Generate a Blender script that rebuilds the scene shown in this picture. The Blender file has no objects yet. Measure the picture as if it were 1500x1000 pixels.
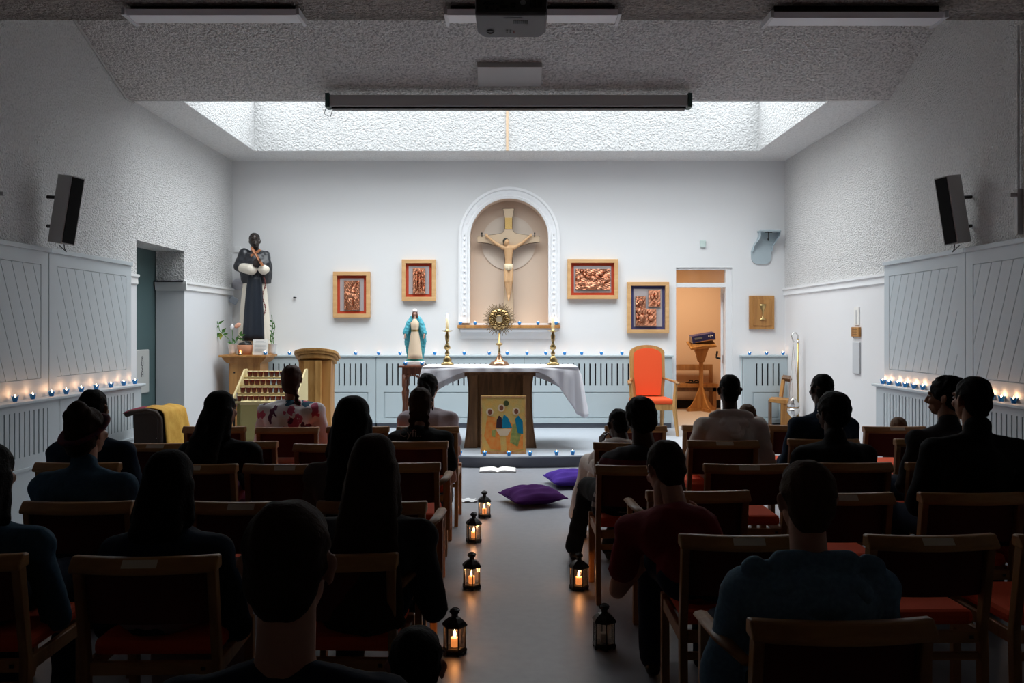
import bpy, math, random
import numpy as np
from mathutils import Vector, Matrix, Euler
random.seed(4)
PI = math.pi
SC = bpy.context.scene
COL = SC.collection
# ------------------------------------------------------------------ camera, world, exposure
F = 1250.0; CX = 748.0; CY = 481.0; EYE = 1.55          # focal length in px of a 1500 wide frame, horizon, eye height
cam_d = bpy.data.cameras.new('camera'); cam = bpy.data.objects.new('camera', cam_d); COL.objects.link(cam)
cam.location = (0, 0, EYE); cam.rotation_euler = (PI/2, 0, 0)
cam_d.sensor_width = 36; cam_d.lens = F/1500*36
cam_d.shift_x = (750-CX)/1500; cam_d.shift_y = -(500-CY)/1500
cam_d.clip_start = 0.05
SC.camera = cam
SC.view_settings.view_transform = 'Standard'; SC.view_settings.look = 'None'
SC.view_settings.exposure = 1.0; SC.view_settings.gamma = 1; SC.view_settings.use_curve_mapping = False
SC.cycles.use_denoising = True; SC.cycles.max_bounces = 8; SC.cycles.diffuse_bounces = 6
SC.cycles.sample_clamp_indirect = 4; SC.cycles.caustics_reflective = False; SC.cycles.caustics_refractive = False
SC.cycles.transparent_max_bounces = 12
wd = bpy.data.worlds.new('sky'); SC.world = wd; wd.use_nodes = True
bg = wd.node_tree.nodes['Background']; bg.inputs[0].default_value = (0.95, 0.98, 1.0, 1); bg.inputs[1].default_value = 5.2
def light(name, kind, loc, energy, color, size=None, size_y=None, radius=None, rot=(0,0,0), portal=False, parent=None):
    d = bpy.data.lights.new(name, kind); d.energy = energy; d.color = color
    if kind == 'AREA':
        d.shape = 'RECTANGLE'; d.size = size; d.size_y = size_y or size
        if portal: d.cycles.is_portal = True
    elif radius is not None: d.shadow_soft_size = radius
    o = bpy.data.objects.new(name, d); o.location = loc; o.rotation_euler = rot; COL.objects.link(o)
    if parent: o.parent = parent
    return o
light('skylight_portal', 'AREA', (-0.06, 10.36, 4.68), 1, (1,1,1), 6.8, 2.5, portal=True)
light('vestry_ceiling_lamp', 'AREA', (3.0, 14.0, 2.78), 24, (1.0, 0.80, 0.58), 1.1, 0.5)

# ------------------------------------------------------------------ mesh helpers
class MB:
    def __init__(s): s.v = []; s.f = []; s.m = []
    def add(s, vs, fs, mi=0):
        o = len(s.v); s.v += [tuple(p) for p in vs]; s.f += [tuple(i+o for i in f) for f in fs]
        s.m += ([mi]*len(fs) if isinstance(mi, int) else list(mi)); return s
    def box(s, c, d, rot=None, mi=0):
        x, y, z = d[0]/2, d[1]/2, d[2]/2
        vs = [Vector((a*x, b*y, e*z)) for e in (-1,1) for b in (-1,1) for a in (-1,1)]
        if rot is not None:
            R = rot if isinstance(rot, Matrix) else Euler(rot).to_matrix()
            vs = [R @ p for p in vs]
        c = Vector(c)
        return s.add([p+c for p in vs], [(0,2,3,1),(4,5,7,6),(0,1,5,4),(2,6,7,3),(0,4,6,2),(1,3,7,5)], mi)
    def bb(s, x0, x1, y0, y1, z0, z1, mi=0):
        return s.box(((x0+x1)/2,(y0+y1)/2,(z0+z1)/2), (abs(x1-x0),abs(y1-y0),abs(z1-z0)), None, mi)
    def prism(s, poly, axis, a, b, mi=0):
        n = len(poly)
        mk = {'x': lambda p,t:(t,p[0],p[1]), 'y': lambda p,t:(p[0],t,p[1]), 'z': lambda p,t:(p[0],p[1],t)}[axis]
        vs = [mk(p,a) for p in poly]+[mk(p,b) for p in poly]
        fs = [tuple(range(n-1,-1,-1)), tuple(range(n,2*n))]+[(i,(i+1)%n,n+(i+1)%n,n+i) for i in range(n)]
        return s.add(vs, fs, mi)
    def tube(s, pts, r, n=8, mi=0, closed=False, flat=1.0):
        P = [Vector(p) for p in pts]; k = len(P); rs = r if isinstance(r,(list,tuple)) else [r]*k
        vs = []; fs = []; up = None
        for i in range(k):
            if closed: t = (P[(i+1)%k]-P[i-1])
            else: t = (P[min(i+1,k-1)]-P[max(i-1,0)])
            t = t.normalized() if t.length > 1e-9 else Vector((0,0,1))
            if up is None:
                up = Vector((0,0,1)) if abs(t.z) < .9 else Vector((0,1,0))
            a = t.cross(up)
            if a.length < 1e-6: a = t.cross(Vector((1,0,0)))
            a.normalize(); b = a.cross(t).normalized(); up = b
            for j in range(n):
                w = 2*PI*j/n; vs.append(P[i]+a*math.cos(w)*rs[i]+b*math.sin(w)*rs[i]*flat)
        for i in range(k if closed else k-1):
            for j in range(n):
                q = (i+1)%k; fs.append((i*n+j, q*n+j, q*n+(j+1)%n, i*n+(j+1)%n))
        if not closed: fs += [tuple(range(n)), tuple(range((k-1)*n+n-1,(k-1)*n-1,-1))]
        return s.add(vs, fs, mi)
    def lathe(s, prof, c=(0,0,0), n=16, mi=0, sx=1, sy=1, fn=None):
        vs = []; fs = []; k = len(prof); c = Vector(c)
        for i,(r,z) in enumerate(prof):
            for j in range(n):
                w = 2*PI*j/n; q = (r,z) if fn is None else fn(r,z,w,i)
                vs.append(c+Vector((math.cos(w)*q[0]*sx, math.sin(w)*q[0]*sy, q[1])))
        for i in range(k-1):
            for j in range(n): fs.append((i*n+j, i*n+(j+1)%n, (i+1)*n+(j+1)%n, (i+1)*n+j))
        fs += [tuple(range(n-1,-1,-1)), tuple(range((k-1)*n,k*n))]
        return s.add(vs, fs, mi)
    def ball(s, c, r, rot=None, n=12, mi=0):
        if isinstance(r,(int,float)): r = (r,r,r)
        R = Matrix.Identity(3) if rot is None else (rot if isinstance(rot, Matrix) else Euler(rot).to_matrix())
        h = max(4, n*2//3); vs = [Vector((0,0,-r[2]))]; c = Vector(c)
        for i in range(1,h):
            a = -PI/2+PI*i/h
            for j in range(n):
                w = 2*PI*j/n; vs.append(Vector((math.cos(a)*math.cos(w)*r[0], math.cos(a)*math.sin(w)*r[1], math.sin(a)*r[2])))
        vs.append(Vector((0,0,r[2]))); vs = [R@p+c for p in vs]; fs = []
        for j in range(n):
            fs.append((0,1+(j+1)%n,1+j)); q = 1+(h-2)*n; fs.append((len(vs)-1,q+j,q+(j+1)%n))
        for i in range(h-2):
            for j in range(n):
                a = 1+i*n; fs.append((a+j,a+(j+1)%n,a+n+(j+1)%n,a+n+j))
        return s.add(vs, fs, mi)
    def cap(s, p, q, r1, r2=None, n=10, mi=0):
        r2 = r1 if r2 is None else r2; p = Vector(p); q = Vector(q); d = (q-p)
        u = d.normalized() if d.length > 1e-9 else Vector((0,0,1)); pts = []; rs = []
        for a in (80,50,20): pts.append(p-u*r1*math.sin(math.radians(a))); rs.append(r1*math.cos(math.radians(a)))
        for a in (20,50,80): pts.append(q+u*r2*math.sin(math.radians(a))); rs.append(r2*math.cos(math.radians(a)))
        return s.tube(pts, rs, n, mi)
    def merge(s, o, M=None):
        vs = [tuple(M @ Vector(p)) for p in o.v] if M is not None else o.v
        return s.add(vs, o.f, list(o.m))
    def mesh(s, name, mats, off=(0,0,0), smooth=False):
        me = bpy.data.meshes.new(name)
        me.from_pydata([(p[0]-off[0],p[1]-off[1],p[2]-off[2]) for p in s.v], [], s.f)
        for m in (mats if isinstance(mats,(list,tuple)) else [mats]): me.materials.append(m)
        if any(s.m): me.polygons.foreach_set('material_index', s.m)
        if smooth: me.polygons.foreach_set('use_smooth', [True]*len(s.f))
        me.update(); return me
    def build(s, name, mats, parent=None, local=False, smooth=False, bevel=0, loc=None):
        off = (0,0,0)
        if parent is not None and not local: off = wloc(parent)
        if loc is not None: off = loc
        o = bpy.data.objects.new(name, s.mesh(name, mats, off, smooth)); COL.objects.link(o)
        if loc is not None: o.location = loc
        if parent is not None: o.parent = parent
        if bevel:
            b = o.modifiers.new('bevel','BEVEL'); b.width = bevel; b.segments = 2; b.limit_method = 'ANGLE'; b.angle_limit = 0.6
        return o
def wloc(o):
    v = Vector((0,0,0))
    while o is not None: v += o.location; o = o.parent
    return v
def tag(o, label=None, cat=None, group=None, kind=None):
    if label: o['label'] = label
    if cat: o['category'] = cat
    if group: o['group'] = group
    if kind: o['kind'] = kind
    return o
def thing(name, label, cat, loc, group=None, rz=0):
    o = bpy.data.objects.new(name, None); COL.objects.link(o); o.location = loc; o.rotation_euler.z = rz
    o.empty_display_size = .1
    return tag(o, label, cat, group)
def struct(name, mb, mats, **k): return tag(mb.build(name, mats, **k), kind='structure')
def copy_tree(o, parent=None):
    c = o.copy(); COL.objects.link(c); c.parent = parent
    for ch in list(o.children): copy_tree(ch, c)
    return c
def W(px, py, s): return Vector(((px-CX)/s, F/s, EYE-(py-CY)/s))
ORD = ['first','second','third','fourth','fifth','sixth','seventh','eighth','ninth','tenth','eleventh','twelfth','thirteenth','fourteenth','fifteenth','sixteenth','seventeenth']

def remesh(mb, voxel, smooth=3, matfn=None, noise=0, nscale=1):
    me = mb.mesh('tmp', [])
    o = bpy.data.objects.new('tmp', me); COL.objects.link(o)
    m = o.modifiers.new('r','REMESH'); m.mode = 'VOXEL'; m.voxel_size = voxel
    if smooth:
        q = o.modifiers.new('s','SMOOTH'); q.factor = .5; q.iterations = smooth
    ev = o.evaluated_get(bpy.context.evaluated_depsgraph_get()); em = ev.to_mesh()
    n = len(em.vertices); co = np.empty(n*3, np.float32); em.vertices.foreach_get('co', co); co = co.reshape(-1,3)
    if noise:
        nr = np.empty(n*3, np.float32); em.vertices.foreach_get('normal', nr); nr = nr.reshape(-1,3)
        x,y,z = (co*nscale).T
        d = np.sin(x*21+3*np.sin(z*9+y*5))*np.sin(z*17+2*np.sin(x*13)+y*6)+.6*np.sin(z*41+x*23+3*np.sin(y*19))
        co = co+nr*(d*noise)[:,None]
    fs = [tuple(p.vertices) for p in em.polygons]
    ev.to_mesh_clear(); bpy.data.objects.remove(o); bpy.data.meshes.remove(me)
    r = MB(); r.v = [tuple(p) for p in co.tolist()]; r.f = fs
    if matfn is None: r.m = [0]*len(fs)
    else: r.m = [matfn(Vector(r.v[f[0]])) for f in fs]
    return r

# ------------------------------------------------------------------ materials
def mat(name, col, rough=.6, metal=0, bump=None, var=None, spec=.4, emit=None, estr=0, alpha=None):
    m = bpy.data.materials.new(name); m.use_nodes = True; nt = m.node_tree; N = nt.nodes; L = nt.links
    p = N['Principled BSDF']; p.inputs['Base Color'].default_value = (*col,1); p.inputs['Roughness'].default_value = rough
    p.inputs['Metallic'].default_value = metal; p.inputs['Specular IOR Level'].default_value = spec
    if emit: p.inputs['Emission Color'].default_value = (*emit,1); p.inputs['Emission Strength'].default_value = estr
    if bump or var:
        tc = N.new('ShaderNodeTexCoord')
    if bump:
        t = N.new('ShaderNodeTexNoise'); t.inputs['Scale'].default_value = bump[0]; t.inputs['Detail'].default_value = 3
        L.new(tc.outputs['Object'], t.inputs['Vector'])
        b = N.new('ShaderNodeBump'); b.inputs['Strength'].default_value = bump[1]; b.inputs['Distance'].default_value = bump[2] if len(bump)>2 else .01
        L.new(t.outputs['Fac'], b.inputs['Height']); L.new(b.outputs['Normal'], p.inputs['Normal'])
    if var:
        t = N.new('ShaderNodeTexNoise'); t.inputs['Scale'].default_value = var[0]; t.inputs['Detail'].default_value = 4
        mp = N.new('ShaderNodeMapping'); mp.inputs['Scale'].default_value = var[2] if len(var)>2 else (1,1,1)
        L.new(tc.outputs['Object'], mp.inputs['Vector']); L.new(mp.outputs['Vector'], t.inputs['Vector'])
        r = N.new('ShaderNodeValToRGB'); r.color_ramp.elements[0].position = .3; r.color_ramp.elements[1].position = .7
        r.color_ramp.elements[0].color = (*var[1],1); r.color_ramp.elements[1].color = (*col,1)
        L.new(t.outputs['Fac'], r.inputs['Fac']); L.new(r.outputs['Color'], p.inputs['Base Color'])
    return m
def stucco(name, col, zcut=2.09, scale=52, dist=.035, smoothcol=None, pit_shade=.62):
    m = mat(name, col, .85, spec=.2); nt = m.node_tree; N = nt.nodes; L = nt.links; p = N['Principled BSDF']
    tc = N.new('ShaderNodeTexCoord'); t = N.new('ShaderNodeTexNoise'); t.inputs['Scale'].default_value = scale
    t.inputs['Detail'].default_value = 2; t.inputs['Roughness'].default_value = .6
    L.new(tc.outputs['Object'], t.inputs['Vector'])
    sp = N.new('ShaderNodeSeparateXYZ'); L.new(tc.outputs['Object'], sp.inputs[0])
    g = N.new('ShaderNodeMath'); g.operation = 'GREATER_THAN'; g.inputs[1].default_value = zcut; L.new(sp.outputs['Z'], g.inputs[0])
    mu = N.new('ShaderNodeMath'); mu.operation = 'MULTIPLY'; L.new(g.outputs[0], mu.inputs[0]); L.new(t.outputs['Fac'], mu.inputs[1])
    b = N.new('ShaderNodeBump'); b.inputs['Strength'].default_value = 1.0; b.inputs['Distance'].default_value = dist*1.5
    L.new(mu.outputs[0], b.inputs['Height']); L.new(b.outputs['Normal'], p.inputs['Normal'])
    rp = N.new('ShaderNodeMapRange'); rp.inputs[1].default_value = .34; rp.inputs[2].default_value = .56; rp.inputs[3].default_value = pit_shade; rp.inputs[4].default_value = 1.0; L.new(t.outputs['Fac'], rp.inputs[0])  # shade inside the stucco pits, painted into the base colour at low noise
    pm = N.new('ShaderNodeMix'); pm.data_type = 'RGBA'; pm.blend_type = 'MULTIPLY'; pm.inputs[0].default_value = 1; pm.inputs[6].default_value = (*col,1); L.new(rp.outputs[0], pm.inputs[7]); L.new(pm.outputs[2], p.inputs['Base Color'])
    if smoothcol:
        mx = N.new('ShaderNodeMix'); mx.data_type = 'RGBA'; mx.inputs[6].default_value = (*smoothcol,1); L.new(pm.outputs[2], mx.inputs[7])
        L.new(g.outputs[0], mx.inputs[0]); L.new(mx.outputs[2], p.inputs['Base Color'])
    return m
def wood(name, c1, c2, axis='Z', rough=.45, sc=14):
    m = mat(name, c1, rough); nt = m.node_tree; N = nt.nodes; L = nt.links; p = N['Principled BSDF']
    tc = N.new('ShaderNodeTexCoord'); mp = N.new('ShaderNodeMapping'); s = {'X':(.12,1,1),'Y':(1,.12,1),'Z':(1,1,.12)}[axis]
    mp.inputs['Scale'].default_value = s; L.new(tc.outputs['Object'], mp.inputs['Vector'])
    t = N.new('ShaderNodeTexNoise'); t.inputs['Scale'].default_value = sc; t.inputs['Detail'].default_value = 6; t.inputs['Distortion'].default_value = 1.2
    L.new(mp.outputs['Vector'], t.inputs['Vector'])
    r = N.new('ShaderNodeValToRGB'); r.color_ramp.elements[0].color = (*c2,1); r.color_ramp.elements[1].color = (*c1,1)
    r.color_ramp.elements[0].position = .38; r.color_ramp.elements[1].position = .62
    L.new(t.outputs['Fac'], r.inputs['Fac']); L.new(r.outputs['Color'], p.inputs['Base Color'])
    b = N.new('ShaderNodeBump'); b.inputs['Strength'].default_value = .15; b.inputs['Distance'].default_value = .003
    L.new(t.outputs['Fac'], b.inputs['Height']); L.new(b.outputs['Normal'], p.inputs['Normal'])
    return m
def glass(name, tint=(1,1,1), gl=.08):
    m = bpy.data.materials.new(name); m.use_nodes = True; nt = m.node_tree; N = nt.nodes; L = nt.links
    N.remove(N['Principled BSDF']); t = N.new('ShaderNodeBsdfTransparent'); t.inputs[0].default_value = (*tint,1)
    g = N.new('ShaderNodeBsdfGlossy'); g.inputs['Roughness'].default_value = .08; x = N.new('ShaderNodeMixShader')
    lw = N.new('ShaderNodeLayerWeight'); lw.inputs[0].default_value = .25; ma = N.new('ShaderNodeMath'); ma.operation='MULTIPLY_ADD'
    ma.inputs[1].default_value = .6; ma.inputs[2].default_value = gl; L.new(lw.outputs['Fresnel'], ma.inputs[0]); L.new(ma.outputs[0], x.inputs[0])
    L.new(t.outputs[0], x.inputs[1]); L.new(g.outputs[0], x.inputs[2]); L.new(x.outputs[0], N['Material Output'].inputs[0])
    return m
M = {}
M['wallL'] = stucco('white_stucco', (.87,.87,.87), smoothcol=(.70,.72,.75), pit_shade=.84)
M['wallR'] = stucco('white_stucco_right', (.87,.86,.85), smoothcol=(.76,.755,.76), pit_shade=.84)
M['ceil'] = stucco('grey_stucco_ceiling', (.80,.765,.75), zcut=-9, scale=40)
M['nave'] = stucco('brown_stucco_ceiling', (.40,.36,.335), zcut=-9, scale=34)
M['well'] = stucco('skylight_stucco', (.50,.505,.51), zcut=-9, scale=40, dist=.02, pit_shade=.94)
M['lip'] = stucco('skylight_lip_stucco', (.76,.76,.76), zcut=-9, scale=46, dist=.012, pit_shade=.85)
M['back'] = mat('back_wall_paint', (.76,.765,.775), .8, bump=(30,.05,.004))
M['rear'] = mat('rear_wall', (.42,.37,.33), .9)
M['floor'] = mat('blue_grey_vinyl', (.29,.30,.33), .38, bump=(60,.06,.004), var=(18,(.26,.27,.30)), spec=.6)
M['dais'] = mat('dais_vinyl', (.44,.48,.53), .5, bump=(90,.05,.003), var=(30,(.41,.45,.50)))
M['riser'] = mat('grey_riser', (.12,.13,.16), .6, bump=(120,.2,.004))
M['panel'] = mat('pale_blue_paint', (.52,.575,.61), .5)
M['panelB'] = mat('pale_blue_paint_chancel', (.47,.545,.575), .5)
M['dark'] = mat('dark_void', (.012,.013,.016), .9)
M['cream'] = mat('niche_cream', (.70,.56,.45), .8)
M['disc'] = mat('niche_disc', (.74,.64,.55), .8)
M['white'] = mat('white_paint', (.78,.79,.80), .45)
M['plaster'] = mat('plaster_moulding', (.83,.84,.86), .6)
M['oak'] = wood('oak', (.38,.185,.065), (.27,.12,.038), 'Z')
M['oakX'] = wood('oak_rail', (.46,.225,.075), (.32,.145,.045), 'X', .42)
M['oakL'] = wood('light_oak', (.52,.285,.095), (.39,.195,.055), 'Z')
M['pine'] = wood('pine_frame', (.68,.42,.20), (.58,.33,.14), 'X', .5, 8)
M['brownw'] = wood('altar_oak', (.19,.095,.042), (.10,.048,.02), 'Z', .45, 16)
M['brownl'] = wood('altar_pillar_oak', (.23,.12,.055), (.14,.07,.03), 'Z', .45, 16)
M['orangew'] = wood('honey_wood', (.50,.25,.075), (.36,.16,.045), 'Z', .45, 10)
M['redwood'] = wood('mahogany', (.17,.06,.03), (.09,.03,.015), 'Z', .4)
M['orange'] = mat('orange_upholstery', (.78,.085,.018), .85, bump=(300,.2,.002))
M['burg'] = mat('burgundy_upholstery', (.10,.014,.010), .85, bump=(300,.2,.002))
M['brass'] = mat('brass', (.50,.36,.16), .32, 1)
M['gold'] = mat('old_gold', (.42,.29,.13), .34, 1)
M['silver'] = mat('silver', (.75,.74,.72), .25, 1)
M['chrome'] = mat('steel', (.6,.6,.62), .3, 1)
M['copper'] = mat('beaten_copper', (.50,.22,.13), .22, 1, bump=(90,.5,.01))
M['black'] = mat('black_metal', (.012,.011,.011), .45)
M['speaker'] = mat('speaker_cloth', (.004,.004,.004), .9)
M['grey'] = mat('grey_case', (.52,.51,.51), .6)
M['white_cloth'] = mat('white_linen', (.80,.80,.85), .85, bump=(200,.1,.002))
M['bluegl'] = mat('blue_glass', (.02,.22,.62), .25, spec=.5)
M['wax'] = mat('wax', (.85,.82,.70), .5)
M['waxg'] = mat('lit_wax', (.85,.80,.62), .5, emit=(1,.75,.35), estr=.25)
M['flame'] = mat('flame', (1,.8,.5), .5, emit=(1,.75,.42), estr=9)
M['flame'].cycles.emission_sampling = 'NONE'
M['redmat'] = mat('red_mount', (.50,.06,.022), .8)
M['bluemat'] = mat('blue_mount', (.055,.055,.16), .8)
M['linen'] = mat('grey_linen', (.42,.37,.37), .9, bump=(400,.3,.002))
M['pane'] = glass('lantern_glass', (.95,.88,.80), .10)
M['sky_glass'] = glass('skylight_glass', (.97,.98,.98), .03)
M['teal'] = mat('teal_glass_door', (.055,.10,.105), .3)
M['plate'] = mat('push_plate', (.42,.43,.42), .5)
M['purple'] = mat('purple_velvet', (.050,.008,.085), .9, spec=.1, bump=(120,.2,.003))
M['violet'] = mat('violet_velvet', (.07,.03,.27), .9, spec=.1, bump=(120,.2,.003))
M['paper'] = mat('paper', (.80,.78,.74), .8)
M['ink'] = mat('ink', (.08,.08,.09), .8)
M['peach'] = mat('peach_wall', (.66,.46,.30), .85)
M['vfloor'] = mat('beige_floor', (.50,.42,.34), .6)
M['leaf'] = mat('leaf_green', (.06,.17,.03), .5)
M['leafy'] = mat('leaf_yellow', (.35,.38,.05), .5)
M['pot'] = mat('white_pot', (.78,.78,.78), .4)
M['terra'] = mat('terracotta', (.50,.22,.12), .8)
M['cupred'] = mat('amber_red_glass', (.12,.016,.010), .15, spec=.6)
M['ivory'] = mat('ivory_metal', (.66,.54,.28), .5)
M['cash'] = mat('olive_metal', (.50,.44,.18), .55)
M['goldcloth'] = mat('gold_cloth', (.62,.36,.06), .8, bump=(60,.3,.006), var=(14,(.50,.26,.03)))
M['burgcloth'] = mat('burgundy_cloth', (.20,.008,.04), .8)
M['darkbrown'] = mat('dark_brown_panel', (.035,.02,.013), .7)

# ------------------------------------------------------------------ room shell
XL, XR, YB, DZ, ZC = -4.02, 3.96, 12.33, .13, 3.97
TH = .35
def L_(v): return v
b = MB(); b.bb(XL-.5, XR+.5, -3, YB+.02, -.2, 0); struct('floor', b, M['floor'])
# altar platform with curved front
R0 = 4.0; yc = 9.49+R0; pts = [(XL,YB),(XL,11.35)]
for i in range(33):
    a = -1.02+2.04*i/32; pts.append((R0*math.sin(a)-.02, yc-R0*math.cos(a)))
pts += [(XR,11.35),(XR,YB)]
b = MB(); b.prism(pts, 'z', .0, DZ-.015, 0)
pts2 = [(x, y-(.012 if y < 11.6 else 0)) for x,y in pts]
b.prism(pts2, 'z', DZ-.015, DZ, 1); struct('altar_platform', b, [M['riser'], M['dais']])
# side walls
w = MB(); w.bb(XL-TH, XL, -3, 9.17, 0, 5.4); w.bb(XL-TH, XL, 9.17, 10.51, 2.5, 4.75); w.bb(XL-TH, XL, 10.51, YB+.4, 0, 4.75)
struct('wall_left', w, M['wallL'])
w = MB(); w.bb(XL-TH-.06, XL-TH-.01, 8.9, 10.8, 0, 2.6); d1 = struct('door_1', w, M['teal'])
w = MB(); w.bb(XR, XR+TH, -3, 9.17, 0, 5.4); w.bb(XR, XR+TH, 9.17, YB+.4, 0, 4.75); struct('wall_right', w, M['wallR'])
w = MB(); w.bb(XL-TH, XR+TH, -3.2, -3, 0, 5.4); struct('wall_rear', w, M['rear'])
# ceilings
zt = 4.70
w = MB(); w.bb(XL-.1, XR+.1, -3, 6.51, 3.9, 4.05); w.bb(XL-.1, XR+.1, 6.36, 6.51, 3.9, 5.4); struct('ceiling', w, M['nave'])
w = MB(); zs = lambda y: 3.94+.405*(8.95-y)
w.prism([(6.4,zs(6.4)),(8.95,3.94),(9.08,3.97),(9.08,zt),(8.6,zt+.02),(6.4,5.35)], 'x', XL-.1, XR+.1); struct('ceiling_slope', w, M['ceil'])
w = MB(); X0, X1, Y0, Y1 = -3.50, 3.39, 9.08, 11.64
w.bb(XL-.1, X0, Y0, YB+.3, ZC, ZC+.15); w.bb(X1, XR+.1, Y0, YB+.3, ZC, ZC+.15); w.bb(X0, X1, Y1, YB+.3, ZC, ZC+.15)
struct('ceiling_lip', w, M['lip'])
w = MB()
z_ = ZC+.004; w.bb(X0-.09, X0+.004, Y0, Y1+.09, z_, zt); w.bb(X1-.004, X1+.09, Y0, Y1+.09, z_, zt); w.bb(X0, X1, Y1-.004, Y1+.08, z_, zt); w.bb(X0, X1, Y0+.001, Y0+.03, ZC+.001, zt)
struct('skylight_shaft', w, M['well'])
w = MB()
for i in range(8):
    x = X0+(X1-X0)*i/7; w.bb(x-.02, x+.02, Y0, Y1, zt, zt+.05)
for y in (Y0, Y1): w.bb(X0, X1, y-.02, y+.02, zt, zt+.05)
wf = struct('window_1', w, M['white'])
for i in range(7):
    x0 = X0+(X1-X0)*i/7; x1 = X0+(X1-X0)*(i+1)/7
    g = MB(); g.bb(x0+.02, x1-.02, Y0+.02, Y1-.02, zt+.02, zt+.028); g.build('pane', M['sky_glass'], wf)
w = MB(); w.bb(-.062, -.03, Y1-.03, Y1-.004, ZC+.0, zt); struct('trim_1', w, mat('pale_timber',(.50,.36,.24),.6))
# back wall with arched niche and doorway
def back_wall():
    import bmesh
    bm = bmesh.new()
    ax0, ax1, az0, acz = -.585, .543, 1.63, 2.86; cx = (ax0+ax1)/2; r = (ax1-ax0)/2
    D0, D1, DT = 2.39, 3.20, 2.43
    outer = [(XL,0),(D0,0),(D0,DT),(D1,DT),(D1,0),(XR,0),(XR,ZC+.1),(XL,ZC+.1)]
    arch = [(ax0,az0),(ax1,az0)]+[(cx+r*math.cos(PI*i/24), acz+r*math.sin(PI*i/24)) for i in range(25)]
    es = []
    for loop in (outer, arch):
        vs = [bm.verts.new((x, YB, z)) for x,z in loop]
        es += [bm.edges.new((vs[i], vs[(i+1)%len(vs)])) for i in range(len(vs))]
    bmesh.ops.triangle_fill(bm, edges=es, use_beauty=True)
    for f in bm.faces:
        f.normal_update()
        if f.normal.y > 0: f.normal_flip()
    bm.verts.index_update(); w = MB(); w.add([v.co[:] for v in bm.verts], [tuple(v.index for v in f.verts) for f in bm.faces]); bm.free()
    n = len(arch); w.add([(x,YB,z) for x,z in arch]+[(x,YB+.24,z) for x,z in arch], [(i,(i+1)%n,n+(i+1)%n,n+i) for i in range(n)], 1)
    w.bb(-.9,.9,YB+.24,YB+.28,1.4,3.7, 1)
    w.bb(D0-.02, D0, YB+.002, YB+.15, 0, DT, 0); w.bb(D0-.02,D1+.02,YB+.002,YB+.15,DT,DT+.02, 0); w.bb(D1,D1+.02,YB+.002,YB+.15,0,DT,0)
    struct('wall_back', w, [M['back'], M['cream']])
    # moulding
    mo = MB(); mo_r = [(0,0),(.0,.05),(.03,.06),(.045,.04),(.115,.04),(.13,.06),(.165,.05),(.165,0)]
    path = [(ax0,az0)]+[(cx-r*math.cos(PI*i/28), acz+r*math.sin(PI*i/28)) for i in range(29)]+[(ax1,az0)]
    vs = []; fs = []; k = len(mo_r)
    for i,(x,z) in enumerate(path):
        if i == 0: nx,nz = -1,0
        elif i == len(path)-1: nx,nz = 1,0
        else: nx,nz = (x-cx)/r,(z-acz)/r
        for (o,h) in mo_r: vs.append((x+nx*o, YB-h, z+nz*o))
    for i in range(len(path)-1):
        for j in range(k-1): fs.append((i*k+j,(i+1)*k+j,(i+1)*k+j+1,i*k+j+1))
    mo.add(vs,fs); am = struct('trim_2', mo, M['plaster'])
    L = PI*r; 
    for side in (-1,1):                       # rosettes and beads standing on the moulding
        xx = (ax0-.08) if side < 0 else (ax1+.08)
        for i in range(8):
            z = az0+.12+i*.155
            q = MB(); q.ball((xx,YB-.045,z),(.018,.012,.018),n=8); q.ball((xx,YB-.045,z+.075),(.012,.01,.03),n=6); q.build('rosette', M['plaster'], am, smooth=True)
    for i in range(13):
        a = PI*(i+.5)/13; x = cx-(r+.08)*math.cos(a); z = acz+(r+.08)*math.sin(a)
        q = MB(); q.box((x,YB-.045,z),(.07,.014,.02),Matrix.Rotation(a-PI/2,3,'Y')); q.build('rosette', M['plaster'], am)
    d = MB(); d.lathe([(.40,0),(.40,.012)],(0,0,0),40)
    dd = MB(); dd.merge(d, Matrix.Translation((-.03,YB+.238,2.81))@Matrix.Rotation(PI/2,4,'X'))
    dd.build('painted_disc', M['disc'], am)
    s = MB(); s.bb(-.76,.71,YB-.15,YB,1.555,1.60); sh = s.build('niche_shelf', M['orangew'], bevel=.004)
    tag(sh, 'narrow brown wooden shelf below the arched niche', 'shelf')
    s = MB(); s.prism([(YB,1.40),(YB-.03,1.44),(YB-.06,1.50),(YB-.12,1.53),(YB-.12,1.555),(YB,1.555)],'x',-.72,.67); struct('trim_3', s, M['plaster'])
back_wall()
# dado mouldings
def dado(n, x, sgn, y0, y1):
    s = MB(); s.prism([(x,2.13),(x+sgn*.035,2.13),(x+sgn*.035,2.105),(x+sgn*.015,2.09),(x+sgn*.02,2.03),(x,2.015)], 'y', y0, y1)
    struct('trim_%d'%n, s, M['white'])
dado(4, XL, 1, 10.51, YB); dado(5, XR, -1, 8.9, YB); dado(6, XL, 1, 8.9, 9.17)
s = MB(); s.prism([(10.51,2.13),(10.475,2.13),(10.475,2.10),(10.49,2.03),(10.51,2.015)], 'x', XL-TH, XL+.035); struct('trim_7', s, M['white'])
s = MB(); s.bb(XL-TH,XL,10.44,10.51,2.12,2.135); struct('trim_9', s, M['dark'])
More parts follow.
